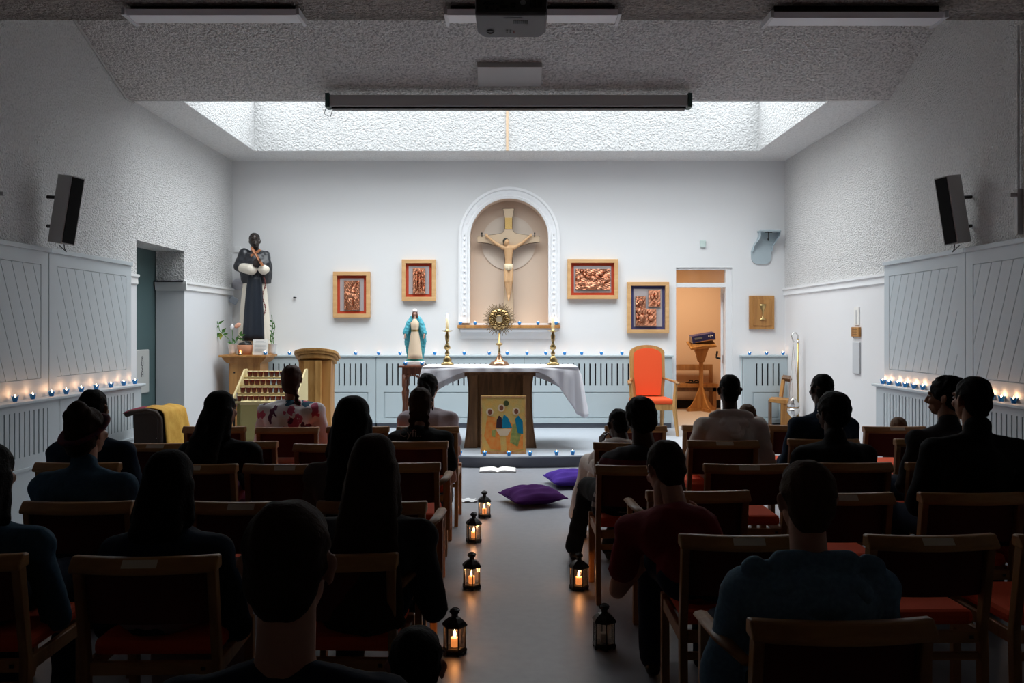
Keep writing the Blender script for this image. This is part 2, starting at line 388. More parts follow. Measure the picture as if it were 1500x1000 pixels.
# vestry behind the doorway
w = MB(); w.bb(1.2,5.2,YB+.15,15.4,DZ-.1,DZ); struct('floor_vestry', w, M['vfloor'])
w = MB(); w.bb(1.2,5.2,15.3,15.4,DZ,3); w.bb(1.1,1.2,YB+.15,15.4,DZ,3); w.bb(5.2,5.3,YB+.15,15.4,DZ,3); w.bb(1.2,5.2,YB+.151,YB+.17,2.45,3); w.bb(1.2,2.37,YB+.151,YB+.17,DZ,3); w.bb(3.22,5.2,YB+.151,YB+.17,DZ,3)
struct('wall_vestry', w, M['peach'])
w = MB(); w.bb(1.1,5.3,YB+.15,15.4,2.8,2.95); struct('ceiling_vestry', w, M['peach'])
w = MB(); w.bb(1.2,5.2,15.27,15.3,DZ,.27); struct('baseboard_vestry', w, M['dark'])
# door frame, transom and open leaf
w = MB(); w.bb(3.11,3.199,YB+.02,YB+.12,DZ,2.40); w.bb(2.391,3.11,YB+.02,YB+.12,2.15,2.21); w.bb(2.391,3.199,YB+.02,YB+.12,2.40,2.429)
df = struct('door_2', w, M['white'])
g = MB(); g.bb(2.40,3.10,YB+.06,YB+.066,2.21,2.40); g.build('transom_pane', glass('transom_glass',(.95,.9,.8),.12), df)
g = MB(); g.box((3.10+.115,YB+.60,(DZ+2.16)/2),(.04,.86,2.16-DZ-.01),(0,0,-.27)); dl = g.build('door_leaf', M['white'], df)
for z in (2.0,1.1):
    g = MB(); g.bb(3.085,3.10,YB+.10,YB+.14,z-.06,z+.06); g.build('hinge', M['chrome'], df)
g = MB(); g.tube([(3.27,YB+.92,1.08),(3.20,YB+.94,1.10),(3.18,YB+.84,1.14),(3.19,YB+.84,1.20)],.016,8); g.build('door_handle', M['black'], dl)

# ------------------------------------------------------------------ radiator covers and wall panels
def slot_board(mb, u0, u1, z0, z1, slots, sz0, sz1, sw, place, t=.02):
    """board with slots: place(u, d, z) maps wall coordinate, depth and height to a point"""
    def blk(a, b_, c, d_):
        if b_-a < 1e-4: return
        P = [place(u,dd,z) for z in (c,d_) for dd in (0,t) for u in (a,b_)]
        mb.add(P, [(0,2,3,1),(4,5,7,6),(0,1,5,4),(2,6,7,3),(0,4,6,2),(1,3,7,5)])
    blk(u0,u1,z0,sz0); blk(u0,u1,sz1,z1); c = u0
    for s in slots: blk(c, s-sw/2, sz0, sz1); c = s+sw/2
    blk(c,u1,sz0,sz1)
def side_cover(sgn, name_side, y0, y1, label):
    xw = XL if sgn > 0 else XR; xf = -3.86 if sgn > 0 else 3.82
    t = thing('radiator_cover', label, 'radiator cover', (xf, y1, 0))
    pl = lambda u,d,z: (xf-sgn*d, u, z)
    b = MB(); n = int((y1-y0-.28)/.068); off = (y1-y0-(n-1)*.068)/2
    slot_board(b, y0+.003, y1-.003, .43, .95, [y0+off+i*.068 for i in range(n)], .53, .89, .016, pl)
    b.build('slotted_panel', M['panel'], t)
    b = MB(); b.bb(xw, xf, y0, y1, 0, .43); b.bb(xf-sgn*.0, xf+sgn*.012, y0, y1, .42, .44); b.build('base_panel', M['panel'], t)
    b = MB(); b.bb(xf-sgn*.05, xf-sgn*.06, y0, y1, .43, .95); b.build('dark_backing', M['dark'], t)
    b = MB(); b.bb(xw, xf, y1-.02, y1, .43, .95); b.build('end_panel', M['panel'], t)
for sgn, nm in ((1,'left'),(-1,'right')):
    xw = XL if sgn > 0 else XR; xf = -3.83 if sgn > 0 else 3.79
    for k,(a,c) in enumerate(((7.31,8.92),(5.70,7.31),(4.09,5.70))):
        side_cover(sgn, nm, a, c, 'pale blue slotted radiator cover, %s wall, %s' % (nm, ['nearest the altar','middle of the three','nearest the camera'][k]))
    b = MB(); b.bb(xw, xf, 4.09, 8.97, .95, .975); o = b.build('ledge', M['panel'], bevel=.006); tag(o, 'pale blue ledge above radiator covers along the %s wall' % nm, 'ledge')
    # diagonal boarded wall panels
    for k,(a,c) in enumerate(((7.31,8.90),(5.72,7.31),(4.13,5.72))):
        xp = xw+sgn*.05
        t = thing('wall_panel', 'pale blue wall panel of diagonal boards, %s wall, %s' % (nm, ['nearest the altar','middle one','nearest the camera'][k]), 'panel', (xp, a, .97))
        b = MB(); xq = xp+sgn*.015; b.bb(xw, xp, a+.13, c-.12, 1.13, 2.09); b.bb(xw, xq, a+.006, c-.006, .975, 1.13)
        b.bb(xw, xq, a+.006, a+.13, 1.13, 2.09); b.bb(xw, xq, c-.12, c-.006, 1.13, 2.09); b.bb(xw, xq, a+.006, c-.006, 2.09, 2.20)
        b.build('frame', M['panel'], t)
        b = MB(); b.bb(xw, xp+sgn*.035, a, c, 2.20, 2.24); b.build('cap_rail', M['panel'], t, bevel=.005)
        r0,r1,z0,z1 = a+.134,c-.124,1.134,2.086; pitch = .152; sl = .40
        i = -4
        while True:
            u = r0+i*pitch; i += 1
            if u > r1: break
            q = [(u+.0035,z1),(u+pitch-.0035,z1),(u+pitch-.0035+(z1-z0)*sl,z0),(u+.0035+(z1-z0)*sl,z0)]
            for lim,sg in ((r0,1),(r1,-1)):
                o_ = []
                for j in range(len(q)):
                    p1,p2 = q[j],q[(j+1)%len(q)]; i1 = (p1[0]-lim)*sg >= 0; i2 = (p2[0]-lim)*sg >= 0
                    if i1: o_.append(p1)
                    if i1 != i2:
                        f = (lim-p1[0])/(p2[0]-p1[0]); o_.append((lim, p1[1]+f*(p2[1]-p1[1])))
                q = o_
                if len(q) < 3: break
            if len(q) >= 3:
                bd = MB(); bd.prism(q, 'x', xp, xp+sgn*.012); bd.build('board', M['panel'], t)
# covers along the back wall
YF = YB-.13
def back_cover(x0, x1, label, slots=None, panels=None):
    t = thing('radiator_cover', label, 'radiator cover', ((x0+x1)/2, YF, DZ))
    pl = lambda u,d,z: (u, YF+d, z)
    if slots is None:
        n = int((x1-x0-.16)/.0785); off = (x1-x0-(n-1)*.0785)/2; slots = [x0+off+i*.0785 for i in range(n)]
    b = MB(); slot_board(b, x0+.003, x1-.003, .68, 1.145, slots, .735, 1.05, .02, pl)
    p0,p1 = panels or (x0+.11,x1-.11)
    b.bb(x0+.003,x1-.003,YF+.012,YF+.02,.2,.68); b.bb(x0+.003,p0,YF,YF+.012,.2,.68); b.bb(p1,x1-.003,YF,YF+.012,.2,.68); b.bb(p0,p1,YF,YF+.012,.645,.68); b.bb(p0,p1,YF,YF+.012,.2,.27)
    b.bb(x0+.003,x1-.003,YF-.012,YF,.2,.255)
    b.build('front_panel', M['panelB'], t)
    b = MB(); b.bb(p0+.02,p1-.02,YF+.003,YF+.012,.285,.63); b.build('lower_panel', M['panelB'], t, bevel=.003)
    b = MB(); b.bb(x0,x1,YF+.05,YF+.06,.2,1.14); b.build('dark_backing', M['dark'], t)
    b = MB(); b.bb(x0+.01,x1-.01,YF+.015,YB,DZ,.2); b.build('plinth', M['riser'], t)
    b = MB(); b.bb(x0+.003,x0+.02,YF+.02,YB,.2,1.14); b.bb(x1-.02,x1-.003,YF+.02,YB,.2,1.14); b.build('end_panel', M['panelB'], t)
xs = [-4.0,-1.925,.195,2.31]
for i,nm in enumerate(('behind the lectern','behind the altar','behind the orange armchair')):
    back_cover(xs[i], xs[i+1], 'pale blue slotted radiator cover on the back wall '+nm)
back_cover(3.33, 4.03-.07, 'small pale blue slotted radiator cover right of the open doorway', [3.52+i*.079 for i in range(5)], (3.46,3.84))
for x0,x1,l in ((-4.02,2.33,'long pale blue ledge on the back wall carrying blue tealights'),(3.30,3.96,'short pale blue ledge right of the doorway')):
    b = MB(); b.bb(x0,x1,YF-.02,YB,1.145,1.17); o = b.build('ledge', M['panelB'], bevel=.005); tag(o, l, 'ledge')

# ------------------------------------------------------------------ ceiling fittings
ps = MB(); ps.bb(-1.85,1.81,8.70,8.82,3.815,3.935); S1 = thing('projection_screen','long white roll-up projection screen case across the skylight front edge','projection screen',(0,8.76,3.8))
ps.build('case', M['grey'], S1, bevel=.01)
q = MB(); q.bb(-1.83,1.79,8.71,8.80,3.795,3.812); q.build('bottom_bar', M['black'], S1)
for x in (-1.87,1.83):
    q = MB(); q.bb(x-.02,x+.02,8.69,8.83,3.81,3.95); q.build('end_cap', mat('dark_green_plastic',(.03,.07,.06),.5), S1)
q = MB(); q.tube([(-1.88,8.72,3.83),(-1.90,8.7,3.74),(-1.84,8.7,3.70),(-1.82,8.72,3.78)],.004,6); q.build('cord', M['black'], S1)
q = MB(); q.box((-.01,8.52,zs(8.52)-.03),(.64,.30,.06),(math.atan(-.405),0,0)); o = q.build('ceiling_hatch', mat('grey_board',(.48,.46,.45),.6), bevel=.004)
tag(o,'flat grey board fixed to the sloping ceiling below the projector','board')
lamp_m = mat('unlit_diffuser',(.88,.88,.92),.4); lamp_b = mat('lamp_body',(.7,.7,.73),.4)
for nm,x0,x1 in (('left',-2.80,-1.54),('middle',-.47,.79),('right',1.89,3.15)):
    t = thing('ceiling_light','unlit long fluorescent ceiling light, %s one of the three' % nm,'ceiling light',((x0+x1)/2,6.25,3.9),'unlit fluorescent ceiling lights')
    dz = {'left':0,'middle':0,'right':-.02}[nm]
    q = MB(); q.bb(x0+.03,x1-.03,6.22,6.34,3.86+dz,3.905); q.build('housing', M['black'], t)
    q = MB(); q.prism([(6.17,3.86+dz),(6.20,3.825+dz),(6.36,3.825+dz),(6.39,3.86+dz)],'x',x0,x1); q.build('diffuser', lamp_m, t)
    for xx in (x0,x1): 
        q = MB(); q.bb(xx-.012,xx+.012,6.16,6.40,3.815+dz,3.865+dz); q.build('end_cap', lamp_b, t)
# projector
t = thing('projector','white ceiling projector hanging at the top centre on a pole','projector',(.005,3.74,2.9))
pts = [(-.15,3.60),(.155,3.60),(.158,3.82),(.13,3.88),(-.12,3.88),(-.148,3.82)]
q = MB(); q.prism(pts,'z',2.872,2.985); q.build('case', mat('projector_white',(.30,.29,.31),.5), t, bevel=.008)
q = MB(); q.bb(-.04,.05,3.70,3.78,2.985,3.9); q.build('ceiling_pole', M['grey'], t)
q = MB(); q.bb(-.145,.15,3.593,3.602,2.885,2.975); bp = q.build('connector_panel', mat('projector_back',(.10,.095,.085),.6), t)
for i in range(5):
    q = MB(); q.bb(-.115+i*.013,-.108+i*.013,3.588,3.594,2.912,2.919); q.build('socket', M['black'], bp)
for (x,z,a,h) in ((-.105,2.900,.012,.012),(-.085,2.892,.01,.006),(-.045,2.918,.02,.007),(-.045,2.902,.035,.012),(-.06,2.892,.01,.008),(.0,2.916,.022,.008),(.0,2.903,.02,.006)):
    q = MB(); q.bb(x-.0,x+a,3.588,3.594,z-h/2,z+h/2); q.build('socket', M['black'], bp)
q = MB(); q.ball((.052,3.592,2.922),(.012,.004,.012)); q.build('round_socket', M['grey'], bp)
for i in range(8):
    q = MB(); q.bb(.083+i*.0065,.0865+i*.0065,3.588,3.594,2.90,2.94); q.build('vent_slat', M['black'], bp)
q = MB(); q.tube([(-.04,3.585,2.905),(-.03,3.57,2.94),(-.01,3.58,2.99),(0,3.65,3.05),(0,3.69,3.2)],.004,6); q.tube([(-.11,3.585,2.92),(-.07,3.57,2.92),(-.04,3.58,2.96),(-.01,3.66,3.04)],.003,6); q.build('cable', M['black'], t)
q = MB()
for i in range(14): q.bb(.012+i*.0045,.0145+i*.0045,3.66,3.70,2.8705,2.872)
q.build('barcode_label', mat('label_green',(.09,.11,.105),.7), t)
q = MB(); q.tube([(-.09+.015*math.cos(a*PI/8),3.80+.02*math.sin(a*PI/8),2.871) for a in range(16)],.003,6,closed=True); q.build('ring_mark', M['black'], t)
q = MB(); q.bb(-.02,-.012,3.78,3.82,2.8705,2.872); q.bb(-.005,.003,3.78,3.82,2.8705,2.872); q.bb(.01,.018,3.79,3.82,2.8705,2.872,1); q.bb(-.03,.05,3.63,3.637,2.8705,2.872); q.build('warning_label', [M['black'], mat('label_red',(.22,.04,.03),.6)], t)
# column speakers
for sgn,nm in ((1,'left'),(-1,'right')):
    c = Vector((-3.79 if sgn > 0 else 3.77, 7.28, 2.56))
    t = thing('column_speaker','tall grey column speaker with black front tilted on the %s wall' % nm,'speaker',c)
    R = Matrix.Rotation(sgn*math.radians(9),3,'Y') @ Matrix.Rotation(sgn*math.radians(64),3,'Z') 
    q = MB(); q.box((0,0,0),(.135,.17,.58),R); q.build('case', M['grey'], t, local=True, bevel=.004)
    q = MB(); q.box(R@Vector((0,-.087,0)),(.108,.008,.56),R); q.build('grille', M['speaker'], t, local=True)
    q = MB(); q.tube([R@Vector((0,.08,.1)),(-sgn*.19,.05,.12)],.015,8); q.tube([R@Vector((0,.08,-.15)),(-sgn*.19,.05,-.13)],.015,8); q.build('bracket', M['black'], t, local=True)
    q = MB(); q.tube([(-sgn*.02,0,-.28),(0,-.03,-.33),(sgn*.02,-.04,-.36),(-sgn*.06,.0,-.30)],.004,6); q.build('cable', M['black'], t, local=True)
# conduits and wall strips
q = MB(); q.tube([(XL+.012,6.6,zs(6.6)-.015),(XL+.012,8.9,zs(8.9)-.012),(XL+.05,9.0,3.93)],.012,6); q.tube([(XL+.03,8.98,3.945),(-3.0,9.0,3.955),(-2.4,9.03,3.96)],.005,6); tag(q.build('conduit',M['grey']),'thin conduit along the top of the left wall under the slope','conduit')
for sgn,nm,y,z0,z1 in ((1,'left',6.62,2.30,2.64),(-1,'right',6.62,2.28,2.63)):
    xw = XL+.02 if sgn > 0 else XR-.02
    t = thing('wall_bracket','slim white wall bracket above the %s wall panels' % nm,'bracket',(xw,y,z0))
    q = MB(); q.bb(xw-.02,xw+.02,y-.02,y+.02,z0,z1); q.build('bar', M['grey'], t); q = MB(); q.bb(xw,xw+sgn*.07,y-.015,y+.015,z1-.06,z1-.03); q.build('arm', M['grey'], t)
    q = MB(); q.tube([(xw,y,z1),(xw,y,3.9)],.009,6); q.build('conduit_pipe', M['grey'], t)

# ------------------------------------------------------------------ text helper
def text_mb(txt, size, depth=.001, align='CENTER'):
    c = bpy.data.curves.new('t','FONT'); c.body = txt; c.size = size; c.extrude = depth; c.align_x = align; c.align_y = 'CENTER'; c.resolution_u = 2
    o = bpy.data.objects.new('t', c); COL.objects.link(o)
    ev = o.evaluated_get(bpy.context.evaluated_depsgraph_get()); em = ev.to_mesh(); r = MB()
    r.add([v.co[:] for v in em.vertices], [tuple(p.vertices) for p in em.polygons]); ev.to_mesh_clear()
    bpy.data.objects.remove(o); bpy.data.curves.remove(c); return r
# push plate on the teal door (letters stacked)
q = MB(); q.bb(XL-TH-.01, XL-TH+.01, 9.93, 10.30, .78, 1.30); pp = q.build('push_plate', M['plate'], d1, bevel=.01)
for i,ch in enumerate('PUSH'):
    tm = text_mb(ch,.085); q = MB(); q.merge(tm, Matrix.Translation((XL-TH+.012,10.10,1.19-i*.062))@Matrix.Rotation(PI/2,4,'Z')@Matrix.Rotation(PI/2,4,'X'))
    q.build('letter', M['ink'], pp)

# ------------------------------------------------------------------ wall pictures
def relief(bm_, x0, x1, z0, z1, y, bumps, nx=26, nz=40):
    vs = []; fs = []
    for j in range(nz+1):
        for i in range(nx+1):
            u = i/nx; v = j/nz; h = .012
            for (bu,bv,ru,rv,hh) in bumps:
                d = ((u-bu)/ru)**2+((v-bv)/rv)**2
                if d < 1: h = max(h, .012+hh*math.sqrt(1-d))
            h += .004*math.sin(u*31+v*17)*math.sin(v*43+u*11)
            vs.append((x0+(x1-x0)*u, y-h-.01, z0+(z1-z0)*v))
    for j in range(nz):
        for i in range(nx): a = j*(nx+1)+i; fs.append((a,a+1,a+nx+2,a+nx+1))
    bm_.add(vs,fs); bm_.bb(x0,x1,y-.014,y,z0,z1)
def picture(px0,px1,py0,py1,label,mount,plates):
    s = 101.6; a = W(px0,py1,s); c = W(px1,py0,s); x0,x1,z0,z1 = a.x,c.x,a.z,c.z; y = YB; f = .055; D = .07
    t = thing('framed_relief', label, 'picture', ((x0+x1)/2,y,(z0+z1)/2))
    q = MB(); q.bb(x0,x1,y-D,y,z1-f,z1); q.bb(x0,x1,y-D,y,z0,z0+f); q.bb(x0,x0+f,y-D,y,z0+f,z1-f); q.bb(x1-f,x1,y-D,y,z0+f,z1-f); q.build('frame', M['pine'], t, bevel=.003)
    q = MB(); q.bb(x0+f,x1-f,y-.02,y-.005,z0+f,z1-f); q.build('mount', mount, t)
    m = f+.04; q = MB(); q.bb(x0+m,x1-m,y-.026,y-.02,z0+m,z1-m); q.build('linen_backing', M['linen'], t)
    for (qx0,qx1,qy0,qy1,bumps) in plates:
        aa = W(qx0,qy1,s); cc = W(qx1,qy0,s); q = MB(); relief(q, aa.x,cc.x,aa.z,cc.z, y-.028, bumps); q.build('copper_plate', M['copper'], t)
rnd = random.Random(9)
def figs(k, extra=()): 
    r = list(extra)
    for i in range(k): r.append((rnd.uniform(.12,.88), rnd.uniform(.1,.9), rnd.uniform(.05,.13), rnd.uniform(.03,.09), rnd.uniform(.015,.03)))
    return r
picture(488.5,542.5,398,465,'framed copper relief, leftmost picture, orange mount, single bowed figure',M['redmat'],[(504.5,527,411,454,figs(10,[(.55,.62,.16,.07,.035),(.4,.5,.3,.12,.03),(.35,.25,.22,.25,.025),(.7,.3,.12,.25,.02),(.85,.92,.08,.04,.03)]))])
picture(589,638.5,380,440.5,'small framed copper relief left of the niche, group of standing figures',M['redmat'],[(605,623,393,430,figs(6,[(.3,.8,.14,.07,.035),(.6,.86,.14,.07,.035),(.8,.7,.12,.07,.03),(.3,.45,.1,.35,.03),(.55,.4,.1,.35,.03),(.8,.4,.09,.3,.025)]))])
picture(831,905,379.5,438,'landscape framed copper relief right of the niche, figure with raised arms',M['redmat'],[(843,894,394,424,[(.5,.76,.05,.1,.035),(.5,.52,.11,.16,.035),(.36,.6,.1,.06,.03),(.26,.75,.07,.09,.03),(.18,.9,.05,.08,.03),(.64,.6,.1,.06,.03),(.74,.75,.07,.09,.03),(.82,.9,.05,.08,.03),(.5,.2,.13,.22,.025),(.08,.5,.07,.13,.03),(.17,.3,.12,.1,.025),(.88,.5,.1,.16,.03),(.78,.3,.06,.15,.025),(.3,.12,.25,.08,.015)])])
picture(918.5,979.5,413,488,'framed relief with three copper plates on a blue mount beside the doorway',M['bluemat'],[(930.5,945.5,434,477,figs(10,[(.5,.8,.25,.1,.03),(.4,.5,.3,.12,.03),(.6,.25,.3,.15,.03)])),(945.5,961,452,477,figs(4,[(.3,.8,.16,.12,.03),(.5,.45,.3,.2,.03)])),(949.5,967,425,449,figs(4,[(.3,.6,.16,.2,.03),(.65,.7,.16,.25,.03)]))])
# tabernacle style plaque with chalice
s = 101.6; a = W(1097.5,482,s); c = W(1134,433,s)
t = thing('chalice_plaque','square honey wood plaque with gilt chalice, on back wall at right','plaque',((a.x+c.x)/2,YB,a.z))
q = MB(); q.bb(a.x,c.x,YB-.04,YB,a.z,c.z); q.build('board', M['orangew'], t, bevel=.003)
q = MB(); q.bb(a.x+.05,c.x-.035,YB-.05,YB-.04,a.z+.05,c.z-.05); q.build('door', M['orangew'], t, bevel=.004)
cx_ = a.x+.19; zb = a.z+.13
q = MB(); q.lathe([(.05,0),(.045,.015),(.012,.03),(.008,.10),(.016,.115),(.01,.13),(.03,.16),(.042,.20),(.045,.23)],(cx_,YB-.05,zb),16,sy=.3); q.build('chalice', M['brass'], t, smooth=True)
# small wall fittings
q = MB(); q.bb(W(1026,0,s).x,W(1034,0,s).x,YB-.03,YB,W(0,362,s).z,W(0,352,s).z); o = q.build('wall_sensor', mat('pale_green_plastic',(.55,.66,.63),.5), bevel=.005); tag(o,'small pale green square sensor above the doorway','sensor')
q = MB(); q.bb(.265+2.58,.265+2.60,YB-.034,YB-.03,2.73,2.74); 
q = MB(); q.bb(W(343,0,s).x,W(352,0,s).x,YB-.02,YB,W(0,369,s).z,W(0,360,s).z); o = q.build('blanking_plate', M['white'], bevel=.003); tag(o,'small square white plate on back wall left of the dark statue','wall plate')
q = MB(); q.lathe([(.02,0),(.10,.0),(.115,.03),(.10,.07),(.05,.095),(.005,.10)],(0,0,0),24); q2 = MB(); q2.merge(q, Matrix.Translation((-3.932,YB,2.19))@Matrix.Rotation(PI/2,4,'X')@Matrix.Scale(.72,4)); o = q2.build('alarm_bell', mat('bell_lilac_white',(.52,.52,.58),.5), smooth=True); tag(o,'round white alarm bell on wall behind the tall statue','alarm bell')
t = thing('wall_sounder','small tilted grey box sounder below the white bell','sounder',(-3.96,12.2,1.95))
q = MB(); q.box((0,0,0),(.11,.08,.09),(0,.5,.3)); q.build('case', mat('blue_grey_plastic',(.30,.34,.40),.5), t, local=True, bevel=.005); q = MB(); q.tube([(0,0,0),(-.05,.08,.03)],.015); q.build('bracket', M['grey'], t, local=True)
q = MB(); q.tube([(-3.12,YB-.0,2.0),(-3.12,YB-.03,2.0),(-3.10,YB-.035,1.99),(-3.09,YB-.03,2.0)],.007); q.ball((-3.12,YB-.02,2.0),(.02,.012,.008)); o = q.build('wall_hook', M['black']); tag(o,'tiny black hook on bare wall right of the dark statue','hook')
# sculpted bracket shelf
t = thing('bracket_shelf','pale blue sculpted corner bracket high on back wall at right','bracket',(3.7,YB,2.6))
pb = mat('bracket_blue',(.42,.50,.54),.5)
q = MB(); q.bb(3.56,3.86,YB-.16,YB,2.935,2.955); q.build('top_shelf', pb, t, bevel=.004)
out = [(3.47,2.66),(3.475,2.56),(3.50,2.51),(3.55,2.48),(3.68,2.48),(3.73,2.50),(3.76,2.55),(3.765,2.66),(3.79,2.76),(3.83,2.82),(3.86,2.90),(3.86,2.94),(3.57,2.94),(3.57,2.88),(3.55,2.82),(3.51,2.77),(3.49,2.71)]
q = MB(); q.prism(out,'y',YB-.02,YB); q.build('back_plate', pb, t)
for xs_ in (0,1):
    q = MB(); p_ = [(3.485,2.66),(3.50,2.74),(3.53,2.79),(3.565,2.84),(3.575,2.935)] if xs_ == 0 else [(3.755,2.66),(3.77,2.74),(3.80,2.80),(3.84,2.86),(3.855,2.935)]
    for j in range(4): q.prism([p_[j],(p_[j][0]+.012,p_[j][1]),(p_[j+1][0]+.012,p_[j+1][1]),p_[j+1]],'y',YB-.05-.025*j,YB-.02)
    q.build('side_gusset', pb, t)
q = MB(); q.tube([(3.70,YB-.09,2.93),(3.70,YB-.09,2.84)],.008); q.ball((3.695,YB-.09,2.83),(.012,.012,.025)); q.bb(3.65,3.75,YB-.10,YB-.08,2.925,2.935); q.build('clamp_screw', M['black'], t)
# right wall strips
def rw(px): 
    s_ = (px-CX)/XR; return F/s_
sR = 508/3.96
q = MB(); q.bb(XR-.012,XR,rw(1259.5),rw(1252.5),EYE+(481-476)/sR,EYE+(481-450)/sR); q.bb(XR-.014,XR-.011,rw(1257),rw(1255),1.6,1.76,1); o = q.build('notice_strip', [M['paper'], M['grey']]); tag(o,'narrow white paper notice strip on the right wall','notice')
q = MB(); q.bb(XR-.03,XR,rw(1261.5),rw(1250.5),EYE+(481-493)/sR,EYE+(481-479)/sR); t = q.build('wooden_sign', M['orangew'], bevel=.004); tag(t,'small engraved wooden sign on the right wall below a white strip','sign')
for i in range(3):
    q = MB(); q.bb(XR-.032,XR-.029,rw(1259.0),rw(1252.5),1.535-i*.028,1.541-i*.028); q.build('engraved_line', M['brownw'], t)
q = MB(); q.bb(XR-.02,XR,rw(1261),rw(1251),EYE+(481-547)/sR,EYE+(481-501)/sR); o = q.build('access_panel', mat('pale_grey',(.55,.57,.59),.5), bevel=.004); tag(o,'tall narrow grey cover plate on right wall below the wooden sign','cover plate')
q = MB(); q.bb(XR-.024,XR-.02,9.80,9.82,1.44,1.46); q.build('screw', M['black'], o)

# ------------------------------------------------------------------ crucifix in the niche
sN = F/(YB+.12)
t = thing('crucifix','large carved crucifix hanging inside the cream arched niche','crucifix',(-.03,YB+.12,1.66))
cb = lambda px,py: (W(px,py,sN).x, W(px,py,sN).z)
half = [(8,306),(5.5,318),(5,333),(6,338),(9,341.5),(20,343.8),(45.5,346.5),(45.5,354.5),(30,356),(14,361),(7,366),(5,375),(6,430),(7.5,500)]
pts = [cb(745+dx,y) for dx,y in half]+[cb(745-dx,y) for dx,y in reversed(half)]
# upright, arms and top as one plate, slightly larger dark edge plate behind
def plate(mb, grow, y0, y1, mi):
    c = cb(745,350)
    g = []
    n = len(pts)
    for i,(x,z) in enumerate(pts):
        p0 = Vector(pts[i-1]); p2 = Vector(pts[(i+1)%n]); d = (p2-p0).normalized(); nn = Vector((-d.y,d.x))
        g.append((x-nn.x*grow*-1, z-nn.y*grow*-1))
    mb.prism(g,'y',y0,y1,mi)
sgn_area = sum(pts[i][0]*pts[(i+1)%len(pts)][1]-pts[(i+1)%len(pts)][0]*pts[i][1] for i in range(len(pts)))
gr = .007*(1 if sgn_area < 0 else -1)
q = MB(); plate(q, gr, YB+.11, YB+.135, 0); q.build('dark_edge', mat('dark_gilt',(.10,.06,.03),.5), t)
q = MB(); plate(q, 0, YB+.095, YB+.111, 0); q.build('cross', mat('cross_beige',(.60,.46,.32),.6), t)
q = MB(); q.bb(*sorted((cb(740,0)[0],cb(750,0)[0])),YB+.085,YB+.096,cb(0,336)[1],cb(0,319)[1]); q.build('title_board', mat('title_gilt',(.62,.40,.13),.5,bump=(80,.6,.01)), t, bevel=.005)
q = MB()
for x in (-39,38): q.tube([(cb(745+x,0)[0],YB+.10,cb(0,347)[1]),(cb(745+x,0)[0],YB+.06,cb(0,343)[1])],.007,6); q.ball((cb(745+x,0)[0],YB+.06,cb(0,342)[1]),.012,n=6)
q.build('nail', M['black'], t)
K = MB(); yb = YB+.06; P3 = lambda px,py,dy=0: Vector((cb(px,py)[0], yb+dy, cb(px,py)[1]))
for sg in (-1,1):
    sh = P3(745+sg*8,363); el = P3(745+sg*19,357); ha = P3(745+sg*32,346)
    K.cap(sh,el,.030,.024); K.cap(el,ha,.023,.015); K.ball(ha,(.028,.014,.022)); 
    for j in range(4): K.cap(ha,ha+Vector((sg*.012*(j-1.5)+sg*.01,-.005,.032)),.006,.005,n=6)
    K.cap(P3(745+sg*3.2,391),P3(745+sg*3.4,412,-.03),.045,.032); K.cap(P3(745+sg*3.4,412,-.03),P3(745+sg*1,432),.030,.018); K.cap(P3(745+sg*1,432),P3(745,440,-.03),.018,.012)
    K.cap(P3(745,364),sh,.045,.035)
K.cap(P3(745,366),P3(745,379),.072,.055); K.cap(P3(745,379),P3(744.5,390),.052,.056); K.cap(P3(744.5,364),P3(743,358,-.03),.026)
K.ball(P3(742,356,-.035),(.038,.045,.052),(.35,.15,0))
skinc = mat('carved_flesh',(.62,.38,.20),.55)
B = remesh(K,.008,2); B.build('carved_figure', skinc, t, smooth=True)
q = MB(); q.ball(P3(741,354.2,-.02),(.045,.048,.05)); q.cap(P3(739.5,357,-.01),P3(739,364,-.0),.025,.015); q.build('hair', mat('carved_hair',(.035,.035,.03),.6), t, smooth=True)
q = MB(); q.lathe([(.060,-.075),(.068,-.03),(.062,.02)],P3(745,389),16,sy=.95); q.cap(P3(745,391,-.06),P3(745,396,-.06),.02,.01); q.build('loincloth', mat('cloth_ivory',(.80,.70,.50),.7), t, smooth=True)

